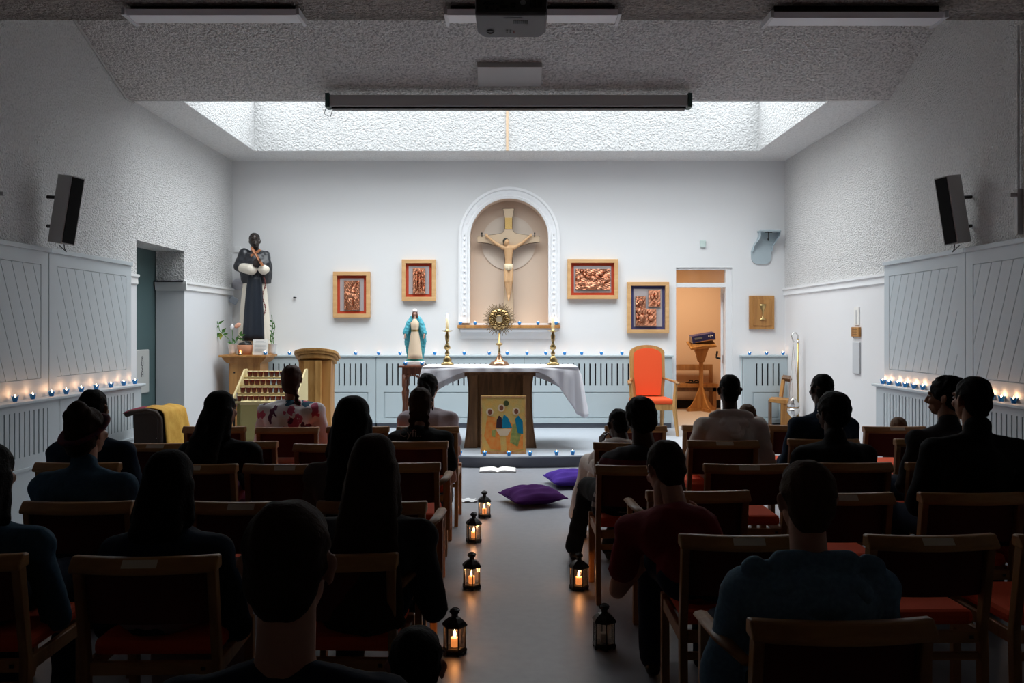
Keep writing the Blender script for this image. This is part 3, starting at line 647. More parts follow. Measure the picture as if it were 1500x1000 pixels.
# ------------------------------------------------------------------ statues
def statue_dark():
    s_ = 104; y = F/s_; z0 = 1.18; base = Vector(((375-CX)/s_, y, z0))
    t = thing('saint_statue','tall statue of dark-skinned friar in white robe and black scapular','statue',base)
    p = lambda px,py,dy=0: Vector(((px-375)/s_+0, dy, EYE-(py-CY)/s_-z0))
    # robe
    r = MB(); r.lathe([(.24,0),(.235,.1),(.215,.35),(.19,.7),(.165,.95),(.15,1.08),(.14,1.2)],(-.02,0,0),28,sx=1.02,sy=.8,fn=lambda R_,z,w,i:(R_*(1+.04*math.sin(9*w+i*.3)*(1.2-z)),z))
    r.cap(p(356,392,-.05),p(374,396,-.2),.075,.085); r.cap(p(392,395,-.08),p(392,396,-.18),.055,.08)
    R_ = remesh(r,.016,2); R_.build('white_robe', mat('statue_white',(.76,.70,.60),.5), t, local=True, smooth=True)
    c = MB(); c.lathe([(.20,1.00),(.225,1.12),(.225,1.27),(.18,1.37),(.10,1.42),(.07,1.44)],(-.0,0,0),24,sy=.72,fn=lambda R_,z,w,i:(R_*(1+.03*math.sin(7*w)),z))
    c.cap(p(358,372),p(352,390,-.04),.085,.085); c.cap(p(389,374),p(392,385,-.04),.07,.065)
    tor = [Vector((.10*math.cos(a*PI/10),.08*math.sin(a*PI/10)-.02,1.42-.04*math.sin(-a*PI/10))) for a in range(20)]
    c.tube(tor,.03,8,closed=True)
    C_ = remesh(c,.014,3,noise=.003,nscale=2); C_.build('black_cape', mat('statue_black',(.022,.024,.03),.35), t, local=True, smooth=True)
    q = MB()
    n = 10; vs = []; fs = []
    for i in range(n+1):
        v = i/n; z = 1.13-v*.93+.0; wl = .075+.07*v**.6; rr = .135+.085*v**.8+.015
        for j in range(9):
            u = -1+2*j/8; x = .035+wl*u; vs.append((x-.01,-math.sqrt(max(0.0001,1-min(.9,(x/(rr*1.25))**2)))*rr*.86-.012-.01*math.cos(u*7),z))
    for i in range(n):
        for j in range(8): a=i*9+j; fs.append((a,a+1,a+10,a+9))
    q.add(vs,fs); o = q.build('black_scapular', mat('scapular_black',(.015,.02,.03),.4), t, local=True, smooth=True); so = o.modifiers.new('s','SOLIDIFY'); so.thickness = .02
    h = MB(); hc = p(374,353,-.03); h.ball(hc,(.072,.085,.105)); h.ball(hc+Vector((.015,-.03,-.045)),(.058,.065,.075)); h.cap(hc-Vector((0,-.02,.07)),p(375,370),.05,.06)
    h.cap(hc+Vector((.03,-.095,.01)),hc+Vector((.035,-.115,-.02)),.01,.014,n=6); h.ball(hc+Vector((.03,-.10,-.055)),(.028,.015,.014),n=8); h.ball(hc+Vector((-.07,0,-.01)),(.014,.025,.032),n=8); h.ball(hc+Vector((.078,-.01,-.01)),(.012,.022,.03),n=8)
    h.ball(hc+Vector((.0,-.083,.03)),(.024,.012,.01),n=6); h.ball(hc+Vector((.05,-.075,.03)),(.022,.012,.01),n=6)
    for (px,py,dx) in ((382,388,1),(386,384,1)):
        k = p(px,py,-.25); h.ball(k,(.04,.03,.045)); 
        for j in range(4): h.cap(k+Vector((-.02,-.02,.02-j*.014)),k+Vector((.035,-.03,.03-j*.012)),.011,.009,n=6)
        h.cap(k+Vector((-.02,-.01,.03)),k+Vector((.0,-.03,.06)),.012,.009,n=6)
        h.cap(k,p(px-6 if px<384 else px+5,py+8,-.16),.03,.035)
    H_ = remesh(h,.008,2); H_.build('head_and_hands', mat('statue_dark_skin',(.025,.017,.014),.3), t, local=True, smooth=True)
    q = MB(); q.ball(hc+Vector((-.008,.02,.03)),(.079,.085,.088)); hb = remesh(q,.01,2,noise=.002,nscale=5); hb.build('hair', mat('statue_hair',(.012,.01,.01),.5), t, local=True, smooth=True)
    q = MB(); A = p(385,378,-.27); q.box(A,(.03,.02,.30),(0,-.55,0)); q.box(A+Vector((-.02,0,.05)),(.16,.02,.03),(0,-.55,0)); q.cap(A+Vector((-.06,-.015,.09)),A+Vector((.03,-.015,-.06)),.018,.01,n=6); q.build('held_crucifix', mat('copper_brown',(.42,.17,.08),.4), t, local=True)
    q = MB()
    for i in range(26): q.ball((.155+.02*math.sin(i*.4),-.15-.0*i,1.08-i*.022),.011,n=6)
    q.build('rosary', mat('rosary_brown',(.20,.05,.04),.4), t, local=True)
    q = MB(); q.lathe([(.26,-.0),(.26,.03),(.24,.05)],(0,0,-.0),20,sy=.8); q.build('plinth', M['ivory'], t, local=True)
statue_dark()
def statue_blue():
    s_ = 112; y = F/s_; z0 = 1.075; base = Vector(((608-CX)/s_, y, z0))
    t = thing('madonna_statue','small statue of veiled woman in blue mantle and cream dress','statue',base)
    p = lambda px,py,dy=0: Vector(((px-608)/s_, dy, EYE-(py-CY)/s_-z0))
    q = MB(); q.bb(-.125,.125,-.09,.09,0,.05); q.build('white_base', mat('statue_base_white',(.78,.76,.74),.5), t, local=True, bevel=.008)
    q = MB(); q.ball((0,0,.055),(.12,.085,.05)); q.build('globe', mat('teal_globe',(.04,.28,.25),.4), t, local=True, smooth=True)
    q = MB(); q.lathe([(.10,.08),(.092,.14),(.078,.26),(.06,.38),(.046,.45),(.055,.50),(.058,.55),(.03,.58),(.025,.60)],(0,-.02,0),24,sy=.75,fn=lambda R_,z,w,i:(R_*(1+.06*math.sin(11*w)*(z<.44)),z))
    q.build('cream_dress', mat('dress_cream',(.74,.58,.42),.5), t, local=True, smooth=True)
    q = MB(); q.lathe([(.05,.435),(.053,.445),(.05,.46)],(0,-.02,0),20,sy=.75); q.build('gold_belt', M['brass'], t, local=True)
    m = MB()
    for sg in (-1,1):
        m.cap(p(608+sg*4,466,.01),p(608+sg*9,474,.0),.04,.042); m.cap(p(608+sg*9,474,0),p(608+sg*13.5,487,-.02),.042,.04)
        m.cap(p(608+sg*12,484,.02),p(608+sg*13,500,.03),.035,.03); m.cap(p(608+sg*13,500,.03),p(608+sg*10.5,522,.04),.032,.02)
        m.cap(p(608+sg*8,480,.05),p(608+sg*8,522,.05),.05,.045)
    m.cap(p(608,470,.04),p(608,520,.06),.07,.05)
    mm = remesh(m,.009,2,noise=.003,nscale=4); mm.build('blue_mantle', mat('mantle_blue',(.05,.33,.42),.5,var=(9,(.10,.45,.55))), t, local=True, smooth=True)
    hands = []; h = MB(); hc = p(608,459,-.02); h.ball(hc,(.026,.03,.037)); h.cap(hc-Vector((0,0,.02)),hc-Vector((0,0,.07)),.015,.02); h.ball(hc+Vector((0,-.03,-.005)),(.005,.006,.009),n=6)
    h_ = h
    for sg in (-1,1):
        h = MB(); hands.append(h); k = p(608+sg*14,490,-.05); h.cap(p(608+sg*13,487,-.03),k,.014,.011); h.ball(k-Vector((0,0,.012)),(.012,.008,.018))
        for j in range(4): h.cap(k-Vector((sg*.006*(j-1.5),0,.02)),k-Vector((sg*.009*(j-1.5),.004,.048)),.0045,.0035,n=6)
        h.cap(k,k+Vector((-sg*.016,-.008,-.025)),.005,.004,n=6)
    fl_ = mat('statue_flesh',(.62,.36,.27),.5); remesh(h_,.005,1).build('face', fl_, t, local=True, smooth=True)
    for h in hands: remesh(h,.005,1).build('hand', fl_, t, local=True, smooth=True)
    q = MB(); q.ball(hc+Vector((0,.008,.006)),(.034,.03,.038)); q.cap(hc+Vector((-.028,0,-.01)),hc+Vector((-.033,0,-.055)),.012,.012); q.cap(hc+Vector((.028,0,-.01)),hc+Vector((.033,0,-.055)),.012,.012); q.build('hair', mat('hair_brown_paint',(.12,.05,.03),.6), t, local=True, smooth=True)
    q = MB(); q.lathe([(.036,.0),(.034,.02),(.022,.038),(.004,.045)],hc+Vector((0,.006,.018)),16); q.build('white_veil', mat('veil_pink',(.80,.68,.66),.5), t, local=True, smooth=True)
    # table
    t2 = thing('side_table','small dark red wooden table with turned legs under the blue statue','table',(-1.28,y,DZ))
    q = MB(); q.bb(-1.44,-1.10,y-.2,y+.2,1.045,1.072); q.build('tabletop', M['redwood'], t2, bevel=.006)
    q = MB(); q.bb(-1.40,-1.13,y-.16,y+.16,.96,1.045); q.build('apron', M['redwood'], t2)
    for sx in (-1.375,-1.155):
        for sy in (-.14,.14):
            q = MB(); q.lathe([(.022,DZ),(.03,DZ+.1),(.018,DZ+.14),(.026,DZ+.3),(.02,DZ+.45),(.032,DZ+.6),(.018,DZ+.64),(.03,DZ+.68),(.03,.96)],(sx,y+sy,0),12); q.build('leg', M['redwood'], t2, smooth=True)
    q = MB()
    for k in range(9):
        a = PI*k/8
        q.box((-1.265-.085*math.cos(a),y-.16,.90+.05*math.sin(a)),(.03,.015,.03))
    q.build('carved_arch', M['redwood'], t2)
statue_blue()

# ------------------------------------------------------------------ altar group
AY0, AY1, AX0, AX1, AZ = 10.0, 10.86, -1.03, .78, 1.095
AC = (AX0+AX1)/2
t = thing('altar','brown oak altar with flared pillar sides standing on the platform','altar',(AC,10.4,DZ))
q = MB(); top = [(AX0+.03,AY0+.02),(AC-.5,AY0+.02),(AC,AY0+.02),(AC+.5,AY0+.02),(AX1-.03,AY0+.02),(AX1-.03,AY1-.02),(AX0+.03,AY1-.02)]
q.prism(top,'z',1.03,AZ-.006); q.build('mensa', M['brownl'], t, bevel=.005)
sA = F/10.17
prof = lambda z: .375+.055*((z-.78)/.65)**2*(1.0 if z < .78 else 3.2)
nz = 14; zz = [DZ+(1.03-DZ)*i/nz for i in range(nz+1)]
for sg in (-1,1):
    q = MB(); poly = [(AC+sg*prof(z),z) for z in zz]+[(AC+sg*(.27+.0*z),z) for z in reversed(zz)]
    q.prism(poly,'y',10.14,10.72); q.build('pillar', M['brownl'], t, bevel=.004)
    q = MB(); q.tube([(AC+sg*(prof(z)-.008),10.145,z) for z in zz],.012,6); q.build('edge_moulding', M['brownw'], t)
q = MB(); q.bb(AC-.27,AC+.27,10.24,10.66,DZ,1.03); q.build('front_panel', M['brownw'], t)
q = MB(); vs = [(AC-.42,1.03)]+[(AC-.42+.84*i/10, .985+.03*math.sin(PI*i/10)) for i in range(11)]+[(AC+.42,1.03)]
q.prism(vs,'y',10.06,10.16); q.build('top_rail', M['brownw'], t)
def cloth_altar():
    per = []; nf = 64
    for i in range(nf): per.append((AX0+(AX1-AX0)*i/nf, AY0, 0,-1, 'f', i/nf))
    for i in range(24): per.append((AX1, AY0+(AY1-AY0)*i/24, 1,0,'r', i/24))
    for i in range(nf): per.append((AX1-(AX1-AX0)*i/nf, AY1, 0,1,'b', i/nf))
    for i in range(24): per.append((AX0, AY1-(AY1-AY0)*i/24, -1,0,'l', i/24))
    n = len(per); rows = 12
    def drop(k,u):
        if k == 'f':
            d = abs(u-.5)*2; base = .045+.17*max(0,(d-.42)/.58)**1.35
            if u > .5: base = .05+.55*max(0,(d-.45)/.55)**2.0
            else: base = .05+.24*max(0,(d-.45)/.55)**1.2
            return base
        if k == 'r': return .62-.10*math.sin(u*PI)-.16*u
        if k == 'b': return .46-.36*math.sin(u*PI)**.6
        return .30+.08*math.sin(u*PI)
    D = [drop(p[4],p[5]) for p in per]
    for _ in range(2): D = [(D[i-1]+2*D[i]+D[(i+1)%n])/4 for i in range(n)]
    vs = []; fs = []
    for r in range(rows+1):
        f = r/rows
        for i,(x,y,nx,ny,k,u) in enumerate(per):
            nxx = sum(per[(i+j)%n][2] for j in range(-3,4)); nyy = sum(per[(i+j)%n][3] for j in range(-3,4)); ln = math.hypot(nxx,nyy) or 1; nxx/=ln; nyy/=ln
            d = D[i]*f; rip = .022*math.sin(i*.75+1.2*math.sin(i*.21))*min(1,d/.12)*(1+1.5*d)
            out_ = .012+.10*d*(1.6 if k == 'r' else .5)+rip*.8+.012*min(1,f*6)
            vs.append((x+nxx*out_, y+nyy*out_, AZ+.004-d*(1.0)-(.004 if r else 0)))
    for r in range(rows):
        for i in range(n): a=r*n+i; b_=r*n+(i+1)%n; fs.append((a,b_,b_+n,a+n))
    fs.append(tuple(range(n)))
    q = MB(); q.add(vs,fs); o = q.build('altar_cloth', M['white_cloth'], smooth=True, loc=(AC,10.4,AZ)); so = o.modifiers.new('s','SOLIDIFY'); so.thickness = .004
    tag(o,'white linen cloth draped over the altar, long corner hanging at right','altar cloth')
cloth_altar()
def candlestick(px, side):
    x = (px-CX)/120; y = 10.42
    t = thing('candlestick','ornate brass candlestick on the altar, %s of the monstrance' % side,'candlestick',(x,y,AZ+.003))
    prof = [(.02,.12),(.028,.15),(.014,.18),(.03,.205),(.038,.23),(.02,.26),(.012,.28),(.022,.31),(.028,.36),(.016,.395),(.012,.41)]
    q = MB(); q.lathe([(.070,0),(.072,.02),(.06,.035),(.045,.05),(.05,.07),(.03,.10),(.022,.12)],(0,0,0),12,fn=lambda r,z,w,i:(r*(1+.14*math.cos(3*w+.5)),z)); q.build('base', M['brass'], t, local=True, smooth=True)
    for k in range(3):
        a = k*2*PI/3-.5; q = MB(); q.ball((.062*math.cos(a),.062*math.sin(a),.015),(.02,.02,.02),n=8); q.build('foot', M['brass'], t, local=True, smooth=True)
    q = MB(); q.lathe(prof,(0,0,0),14); 
    for k in range(4): a=k*PI/2; q.ball((.032*math.cos(a),.032*math.sin(a),.215),.012,n=6)
    q.build('stem', M['brass'], t, local=True, smooth=True)
    q = MB(); q.lathe([(.012,.405),(.06,.42),(.066,.43),(.06,.428),(.02,.42),(.022,.45),(.018,.45)],(0,0,0),18); q.build('drip_pan', M['brass'], t, local=True, smooth=True)
    t = thing('altar_candle','tall cream candle burning in the %s brass candlestick' % ('left' if side=='left' else 'right'),'candle',(x,y,AZ+.425))
    q = MB(); q.lathe([(.018,0),(.018,.16),(.013,.165)],(0,0,0),14); q.build('wax', M['waxg'], t, local=True, smooth=True)
    q = MB(); q.lathe([(.002,.165),(.009,.178),(.008,.19),(.002,.21)],(0,0,0),10); q.build('flame', M['flame'], t, local=True, smooth=True)
    light('candle_glow','POINT',(x,y,AZ+.64),.25,(1,.6,.25),radius=.01)
candlestick(655,'left'); candlestick(810,'right')
def monstrance():
    x = (731.5-CX)/119; y = 10.42; t = thing('monstrance','golden sunburst monstrance standing on the centre of the altar','monstrance',(x,y,AZ+.003))
    q = MB(); q.lathe([(.118,0),(.12,.012),(.10,.03),(.095,.045),(.06,.055),(.045,.075),(.02,.13),(.012,.15)],(0,0,0),24,fn=lambda r,z,w,i:(r*(1+.07*math.cos(6*w)),z)); q.build('base', M['copper2'], t, local=True, smooth=True)
    q = MB(); q.lathe([(.012,.15),(.02,.165),(.012,.18),(.01,.235),(.03,.25),(.05,.262),(.03,.275),(.013,.285),(.014,.40)],(0,0,0),16); q.build('stem', M['gold'], t, local=True, smooth=True)
    c = Vector((0,0,.565)); tw = lambda mb: mb
    q = MB(); g = MB(); g.lathe([(.045,-.02),(.12,-.012),(.125,0),(.12,.012),(.045,.02)],(0,0,0),32,fn=lambda r,z,w,i:(r*(1+.05*math.cos(12*w)*(r>.1)),z)); q.merge(g, Matrix.Translation(c)@Matrix.Rotation(PI/2,4,'X'))
    for k in range(12):
        a = k*PI/6; q.ball(c+Vector((.093*math.cos(a),-.018,.093*math.sin(a))),(.022,.016,.022),n=8); q.ball(c+Vector((.118*math.cos(a+.26),-.01,.118*math.sin(a+.26))),(.014,.012,.014),n=6)
        q.ball(c+Vector((.065*math.cos(a+.26),-.02,.065*math.sin(a+.26))),(.011,.01,.011),n=6)
    q.build('sunburst_ring', M['gold'], t, local=True, smooth=True)
    for k in range(60):
        a = k*2*PI/60; r1 = .205 if k%2 else .180
        if k%5 == 0: r1 = .19
        q = MB(); p0 = c+Vector((math.cos(a)*.11,0,math.sin(a)*.11)); p1 = c+Vector((math.cos(a)*r1,0,math.sin(a)*r1)); q.tube([p0,p1],[.0075,.003],4); q.build('ray', M['raygold'], t, local=True)
    q = MB(); g = MB(); g.lathe([(.04,0),(.04,.008)],(0,0,0),24); q.merge(g, Matrix.Translation(c+Vector((0,-.025,0)))@Matrix.Rotation(PI/2,4,'X')); q.build('glass_lunette', mat('lunette',(.62,.50,.34),.2), t, local=True)
    q = MB(); q.tube([c+Vector((.046*math.cos(a*PI/12),-.028,.046*math.sin(a*PI/12))) for a in range(24)],.007,8,closed=True); q.build('lunette_rim', M['brass'], t, local=True, smooth=True)
M['raygold'] = mat('ray_gilt',(.25,.17,.08),.5)
M['copper2'] = mat('rose_gold',(.50,.28,.17),.3,1)
monstrance()
# painted panel leaning on altar front: plain generic devotional-coloured panel
def icon():
    s_ = 129; x0,x1 = (704-CX)/s_,(771-CX)/s_; zb_ = DZ; h = .655; y = F/s_
    lean = .12
    t = thing('painted_panel','gold ground painted panel leaning against the altar front','painting',((x0+x1)/2,y,DZ))
    wd_ = x1-x0
    pl = lambda u,v,d: (u*wd_/2, v*lean*h*1.0-d, v*h*.995)
    cols = [mat('panel_gold',(.70,.40,.10),.8,spec=.15,bump=(60,.4,.006),var=(12,(.55,.44,.16))), mat('p_orange',(.72,.19,.03),.8,spec=.15,var=(20,(.70,.34,.09))), mat('p_blue',(.006,.19,.32),.8,spec=.15), mat('p_green',(.13,.22,.06),.6,var=(24,(.38,.36,.10))), mat('p_plum',(.035,.012,.02),.6), mat('p_white',(.68,.55,.38),.6), mat('p_brown',(.20,.06,.03),.6)]
    q = MB()
    def slab(pts_, d0, d1, mi):
        n = len(pts_); q.add([pl(u,v,d0) for u,v in pts_]+[pl(u,v,d1) for u,v in pts_], [tuple(range(n-1,-1,-1)),tuple(range(n,2*n))]+[(i,(i+1)%n,n+(i+1)%n,n+i) for i in range(n)], mi)
    slab([(-1,0),(1,0),(1,1),(-1,1)],-.0,.018,0); q.build('board', cols, t, local=True)
    q = MB()
    for a,b_,c_,d_ in ((-1,1,0,.045),(-1,1,.97,1),(-1,-.94,.045,.97),(.94,1,.045,.97)): slab([(a,c_),(b_,c_),(b_,d_),(a,d_)],.018,.022,0)
    q.build('border', mat('p_border',(.50,.20,.09),.6,var=(30,(.60,.40,.16))), t, local=True)
    def el(cu,cv,ru,rv,n=20,rot=0): return [(cu+ru*math.cos(2*PI*i/n)*math.cos(rot)-rv*math.sin(2*PI*i/n)*math.sin(rot)*1.2, cv+rv*math.sin(2*PI*i/n)*math.cos(rot)+ru*math.cos(2*PI*i/n)*math.sin(rot)*.5) for i in range(n)]
    shapes = [('orange_patch',1,[(-.85,.30),(-.55,.08),(-.1,.06),(-.15,.3),(-.35,.62),(-.7,.66)]),('orange_patch',1,[(.15,.06),(.85,.08),(.86,.34),(.55,.45),(.2,.6),(.1,.3)]),
      ('green_patch',3,[(.28,.2),(.62,.12),(.8,.38),(.72,.56),(.4,.5)]),('green_patch',3,[(-.5,.3),(-.36,.28),(-.34,.42),(-.5,.4)]),('blue_patch',2,[(-.05,.44),(.38,.45),(.2,.62),(.02,.68),(-.06,.58)]),('blue_patch',2,[(.62,.36),(.86,.34),(.84,.56),(.66,.66),(.5,.6)]),
      ('dark_patch',4,[(-.32,.45),(-.06,.44),(-.08,.62),(-.2,.66),(-.3,.58)]),('pale_patch',5,[(-.35,.43),(.35,.43),(.18,.31),(-.16,.31)])]
    for k,(nm,mi,pp_) in enumerate(shapes):
        q = MB(); slab(pp_,.018,.0195+.0003*k,0); q.build(nm, cols[mi], t, local=True)
    for k,(u,v) in enumerate(((-.6,.72),(-.1,.79),(.55,.73))):
        q = MB(); slab(el(u,v,.16,.065),.018,.0225,0); q.build('pale_disc', cols[5], t, local=True)
        q = MB(); slab(el(u+.01,v,.09,.045),.0225,.024,0); q.build('brown_disc', cols[6], t, local=True)
    q = MB(); slab(el(.12,.87,.12,.05),.018,.021,0); q.build('green_patch', mat('p_dark_green',(.05,.07,.02),.6), t, local=True)
icon()

# ------------------------------------------------------------------ lectern, pedestal, votive stand
def lectern():
    s_ = 113; x = (464-CX)/s_; y = F/s_
    t = thing('lectern','curved-top light oak lectern standing left of the altar','lectern',(x,y,DZ))
    zt_ = EYE-(516-CY)/s_-DZ
    q = MB()
    P = []
    for i in range(21):
        a = PI*i/20; P.append((-.285*math.cos(a), -.20*math.sin(a)**.8))
    P += [(.285,.12),(-.285,.12)]
    def sl(z0,z1,k,tilt=.0): q.add([(u*k,v*k,z0+v*tilt) for u,v in P]+[(u*k,v*k,z1+v*tilt) for u,v in P],[tuple(range(len(P)-1,-1,-1)),tuple(range(len(P),2*len(P)))]+[(i,(i+1)%len(P),len(P)+(i+1)%len(P),len(P)+i) for i in range(len(P))])
    sl(zt_-.045,zt_-.01,1,-.38); sl(zt_-.075,zt_-.047,.93,-.38); sl(zt_-.12,zt_-.077,.84,-.30)
    q.build('reading_top', M['oakL'], t, local=True, bevel=.004)
    for (a,b_,d0,d1,m_) in ((-.20,-.13,-.10,.14,'orangew'),(-.13,.02,-.145,.14,'oakL'),(.02,.09,-.18,.14,'oakL'),(.09,.20,-.10,.14,'orangew')):
        q = MB(); n=10; vs=[]; 
        poly=[]
        for i in range(n+1):
            v=i/n; fl=1+.12*(2*v-1)**2*(1 if v<.5 else .4)
            poly.append((v*(zt_-.10),fl))
        for z,fl in poly: vs += [(a*fl,d0*fl,z),(b_*fl,d0*fl,z),(b_*fl,d1,z),(a*fl,d1,z)]
        fs=[(0,3,2,1)]
        for i in range(n):
            for j in range(4): k=i*4; fs.append((k+j,k+(j+1)%4,k+4+(j+1)%4,k+4+j))
        fs.append(tuple(range(n*4,n*4+4)))
        q.add(vs,fs); q.build('shaft_panel', M[m_], t, local=True, bevel=.003)
    q = MB(); q.bb(-.26,.26,-.2,.18,0,.05); q.build('base', M['oakL'], t, local=True, bevel=.006)
lectern()
def pedestal():
    s_ = 106; x = (367-CX)/s_; y = F/s_; z = EYE-(519-CY)/s_; bx = x+.02
    t = thing('statue_pedestal','honey wood pedestal with cornice carrying the friar statue','pedestal',(bx,y,DZ))
    q = MB(); q.bb(bx-.36,bx+.28,y-.30,y+.26,z-.03,z); q.build('top_slab', M['orangew'], t, bevel=.004)
    q = MB(); q.prism([(bx-.34,z-.03),(bx-.31,z-.07),(bx-.27,z-.11),(bx+.19,z-.11),(bx+.23,z-.07),(bx+.26,z-.03)],'y',y-.24,y+.24); q.build('cornice', M['orangew'], t)
    q = MB(); q.bb(bx-.25,bx+.17,y-.2,y+.2,DZ,z-.11); q.build('body', M['orangew'], t)
    q = MB(); q.ball((bx-.18,y-.2,z-.24),.012,n=8); q.build('knob', M['black'], t)
    return bx,y,z
pbx,pby,pbz = pedestal()
def pot(px, s_, z, label, kind):
    x = (px-CX)/s_; y = F/s_
    t = thing('potted_plant', label, 'plant', (x,y,z))
    q = MB(); q.lathe([(.045,0),(.052,.04),(.065,.145),(.07,.15),(.062,.15),(.05,.13)],(0,0,0),20); q.build('pot', M['pot'], t, local=True, smooth=True)
    q = MB(); q.lathe([(.055,.12),(.055,.125)],(0,0,0),14); q.build('soil', M['darkbrown'], t, local=True)
    def leaf(p, d, L_, w_, m_='leaf'):
        p = Vector(p); d = Vector(d).normalized(); u = d.cross(Vector((0,-1,.2))).normalized(); n_ = u.cross(d)
        q = MB(); vs = [p, p+d*L_*.35+u*w_+n_*.004, p+d*L_*.4-n_*.008, p+d*L_*.35-u*w_+n_*.004, p+d*L_]
        q.add(vs,[(0,1,2),(0,2,3),(1,4,2),(2,4,3)]); q.build('leaf', M[m_], t, local=True)
    if kind == 0:
        stems = [[(0,0,.12),(-.06,0,.22),(-.13,0,.28)],[(-.13,0,.28),(-.18,0,.33),(-.20,0,.42)],[(0,0,.12),(.04,0,.18),(.10,-.01,.26)],[(0,0,.12),(.0,0,.25),(-.01,0,.36)]]
        for st in stems: q = MB(); q.tube(st,.005,6); q.build('stem', M['leaf'], t, local=True)
        for (p,d,l,w_,m_) in [((-.20,0,.42),(-.4,0,.4),.10,.02,'leaf'),((-.20,0,.42),(.8,0,.5),.10,.018,'leaf'),((-.19,0,.38),(-.9,0,.1),.08,.02,'leaf'),((-.16,0,.30),(-.6,0,-.5),.12,.03,'leaf'),((-.16,0,.30),(-.1,0,-.8),.10,.03,'leafy'),((-.15,0,.30),(.5,0,.6),.09,.028,'leaf'),((-.13,0,.28),(.6,0,.05),.07,.02,'leaf'),
            ((.10,-.01,.26),(.3,0,.8),.08,.02,'leaf'),((.10,-.01,.26),(.9,0,.2),.08,.02,'leaf'),((.07,0,.22),(.8,0,-.1),.09,.02,'leaf'),((.05,0,.19),(.3,0,.8),.09,.02,'leaf'),((.03,0,.16),(-.5,0,.8),.08,.02,'leaf'),((.0,0,.14),(-.8,0,.4),.09,.02,'leaf')]: leaf(p,d,l,w_,m_)
        q = MB(); q.ball((-.01,0,.38),(.025,.02,.04)); q.build('white_bloom', M['pot'], t, local=True)
        q = MB(); q.ball((.06,.02,.40),(.05,.02,.03),(0,-.6,0)); q.build('pink_bloom', mat('pink_bloom',(.75,.38,.26),.6), t, local=True)
    else:
        for sx in (0,.03):
            q = MB(); q.tube([(sx-.01,0,.12),(sx-.02+.02*sx,0,.25),(sx+.01,0,.38),(sx-.005,0,.55-sx*3)],.006,6); q.build('stem', M['leaf'], t, local=True)
        for i in range(9): leaf((.0,0,.17+i*.035),(.8 if i%2 else -.8,0,.7),.05,.012)
pot(341,107,pbz,'potted plant in white pot with long green leaves, left on pedestal',0)
pot(398.5,105,pbz,'thin-stemmed potted plant in white pot right of the friar statue',1)
q = MB(); q.lathe([(.09,0),(.10,.06),(.11,.13),(.10,.135)],(0,0,0),20,sx=1.0,sy=.7); t = thing('terracotta_bowl','terracotta bowl with dark moss on pedestal at the statue foot','bowl',((359-CX)/107.6,F/107.6,pbz)); q.build('bowl', M['terra'], t, local=True, smooth=True)
q = MB(); q.ball((0,0,.14),(.10,.06,.035)); q.ball((.03,0,.165),(.05,.04,.03)); mm = remesh(q,.012,1,noise=.006,nscale=4); mm.build('dark_moss', M['black'], t, local=True)
t = thing('notice_card','white printed notice card standing in front of friar statue','notice',((381.5-CX)/108,F/108,pbz))
q = MB(); q.box((0,0,.105),(.20,.012,.21),(-.1,0,0)); q.build('card', M['paper'], t, local=True)
for i in range(9):
    q = MB(); q.box((0,-.018+.0*i-.0+(.008*(i-4)*.1),.185-i*.018),(.11 if i==0 else .15,.002,.004 if i==0 else .002),(-.1,0,0)); q.build('print_line', mat('print_grey',(.35,.35,.37),.8) if i==0 else bpy.data.materials['print_grey'], t, local=True)

FL = {}
def holder_parts():
    nn = 20
    q = MB(); q.lathe([(.015,0),(.017,.004),(.021,.02),(.027,.042),(.0245,.042),(.018,.02),(.014,.008)],(0,0,0),nn,fn=lambda r,z,w,i:(r*(1+.10*math.cos(5*w+1.57)*(z>.03)),z+(.007*math.cos(5*w+1.57) if z>.03 else 0)))
    FL['cup'] = q.mesh('glass_cup', M['bluegl'], smooth=True)
    q = MB(); q.lathe([(.017,.01),(.019,.026),(.002,.027)],(0,0,0),12); FL['wax'] = q.mesh('wax', M['waxg'], smooth=True)
    q = MB(); q.lathe([(.002,.028),(.0055,.034),(.006,.040),(.003,.048),(.001,.055)],(0,0,0),8); FL['flame'] = q.mesh('flame', M['flame'], smooth=True)
holder_parts()
def tealight(loc, label, group, power=0, k=1.0):
    t = thing('tealight_holder', label, 'tealight', loc, group)
    for nm,key in (('glass_cup','cup'),('wax','wax'),('flame','flame')):
        o = bpy.data.objects.new(nm, FL[key]); COL.objects.link(o); o.parent = t
        if nm == 'glass_cup': o.rotation_euler.z = random.uniform(-.15,.15)
    t.scale = (k,k,k)
    if power: light('tealight_glow','POINT',(loc[0],loc[1],loc[2]+.06),power,(1,.46,.20),radius=.012)
back_px = [424,521,554.5,586,637,680,716.7,743,772,799.5,827,852,881,911,971]
for i,px in enumerate(back_px):
    tealight(((px-CX)/102.2, YF+.03, 1.17), 'blue glass tealight on the long back ledge, %s from the left' % ORD[i], 'tealights on the back ledge', .035)
for i,px in enumerate((1098,1123,1147)): tealight(((px-CX)/102.2,YF+.03,1.17),'blue glass tealight on short right ledge, %s from the left' % ORD[i],'tealights on the short right ledge',.035)
for i,px in enumerate((674.5,696,761,788,814.5)): tealight(((px-CX)/102.2,YB-.10,1.60),'blue glass tealight on the niche shelf, %s from the left' % ORD[i],'tealights on the niche shelf',.02)
for i,px in enumerate((594,618)): tealight(((px-CX)/113.5,F/113.5,1.072),'blue glass tealight at the %s front corner of the statue table' % ('left','right')[i],'tealights on the statue table')
tealight(((388.5-CX)/108.2,F/108.2,pbz),'blue glass tealight on pedestal in front of the notice card',None)
t = thing('candle_dish','low dark dish with burning tealight beside terracotta bowl','candle dish',((352-CX)/108.2,F/108.2,pbz))
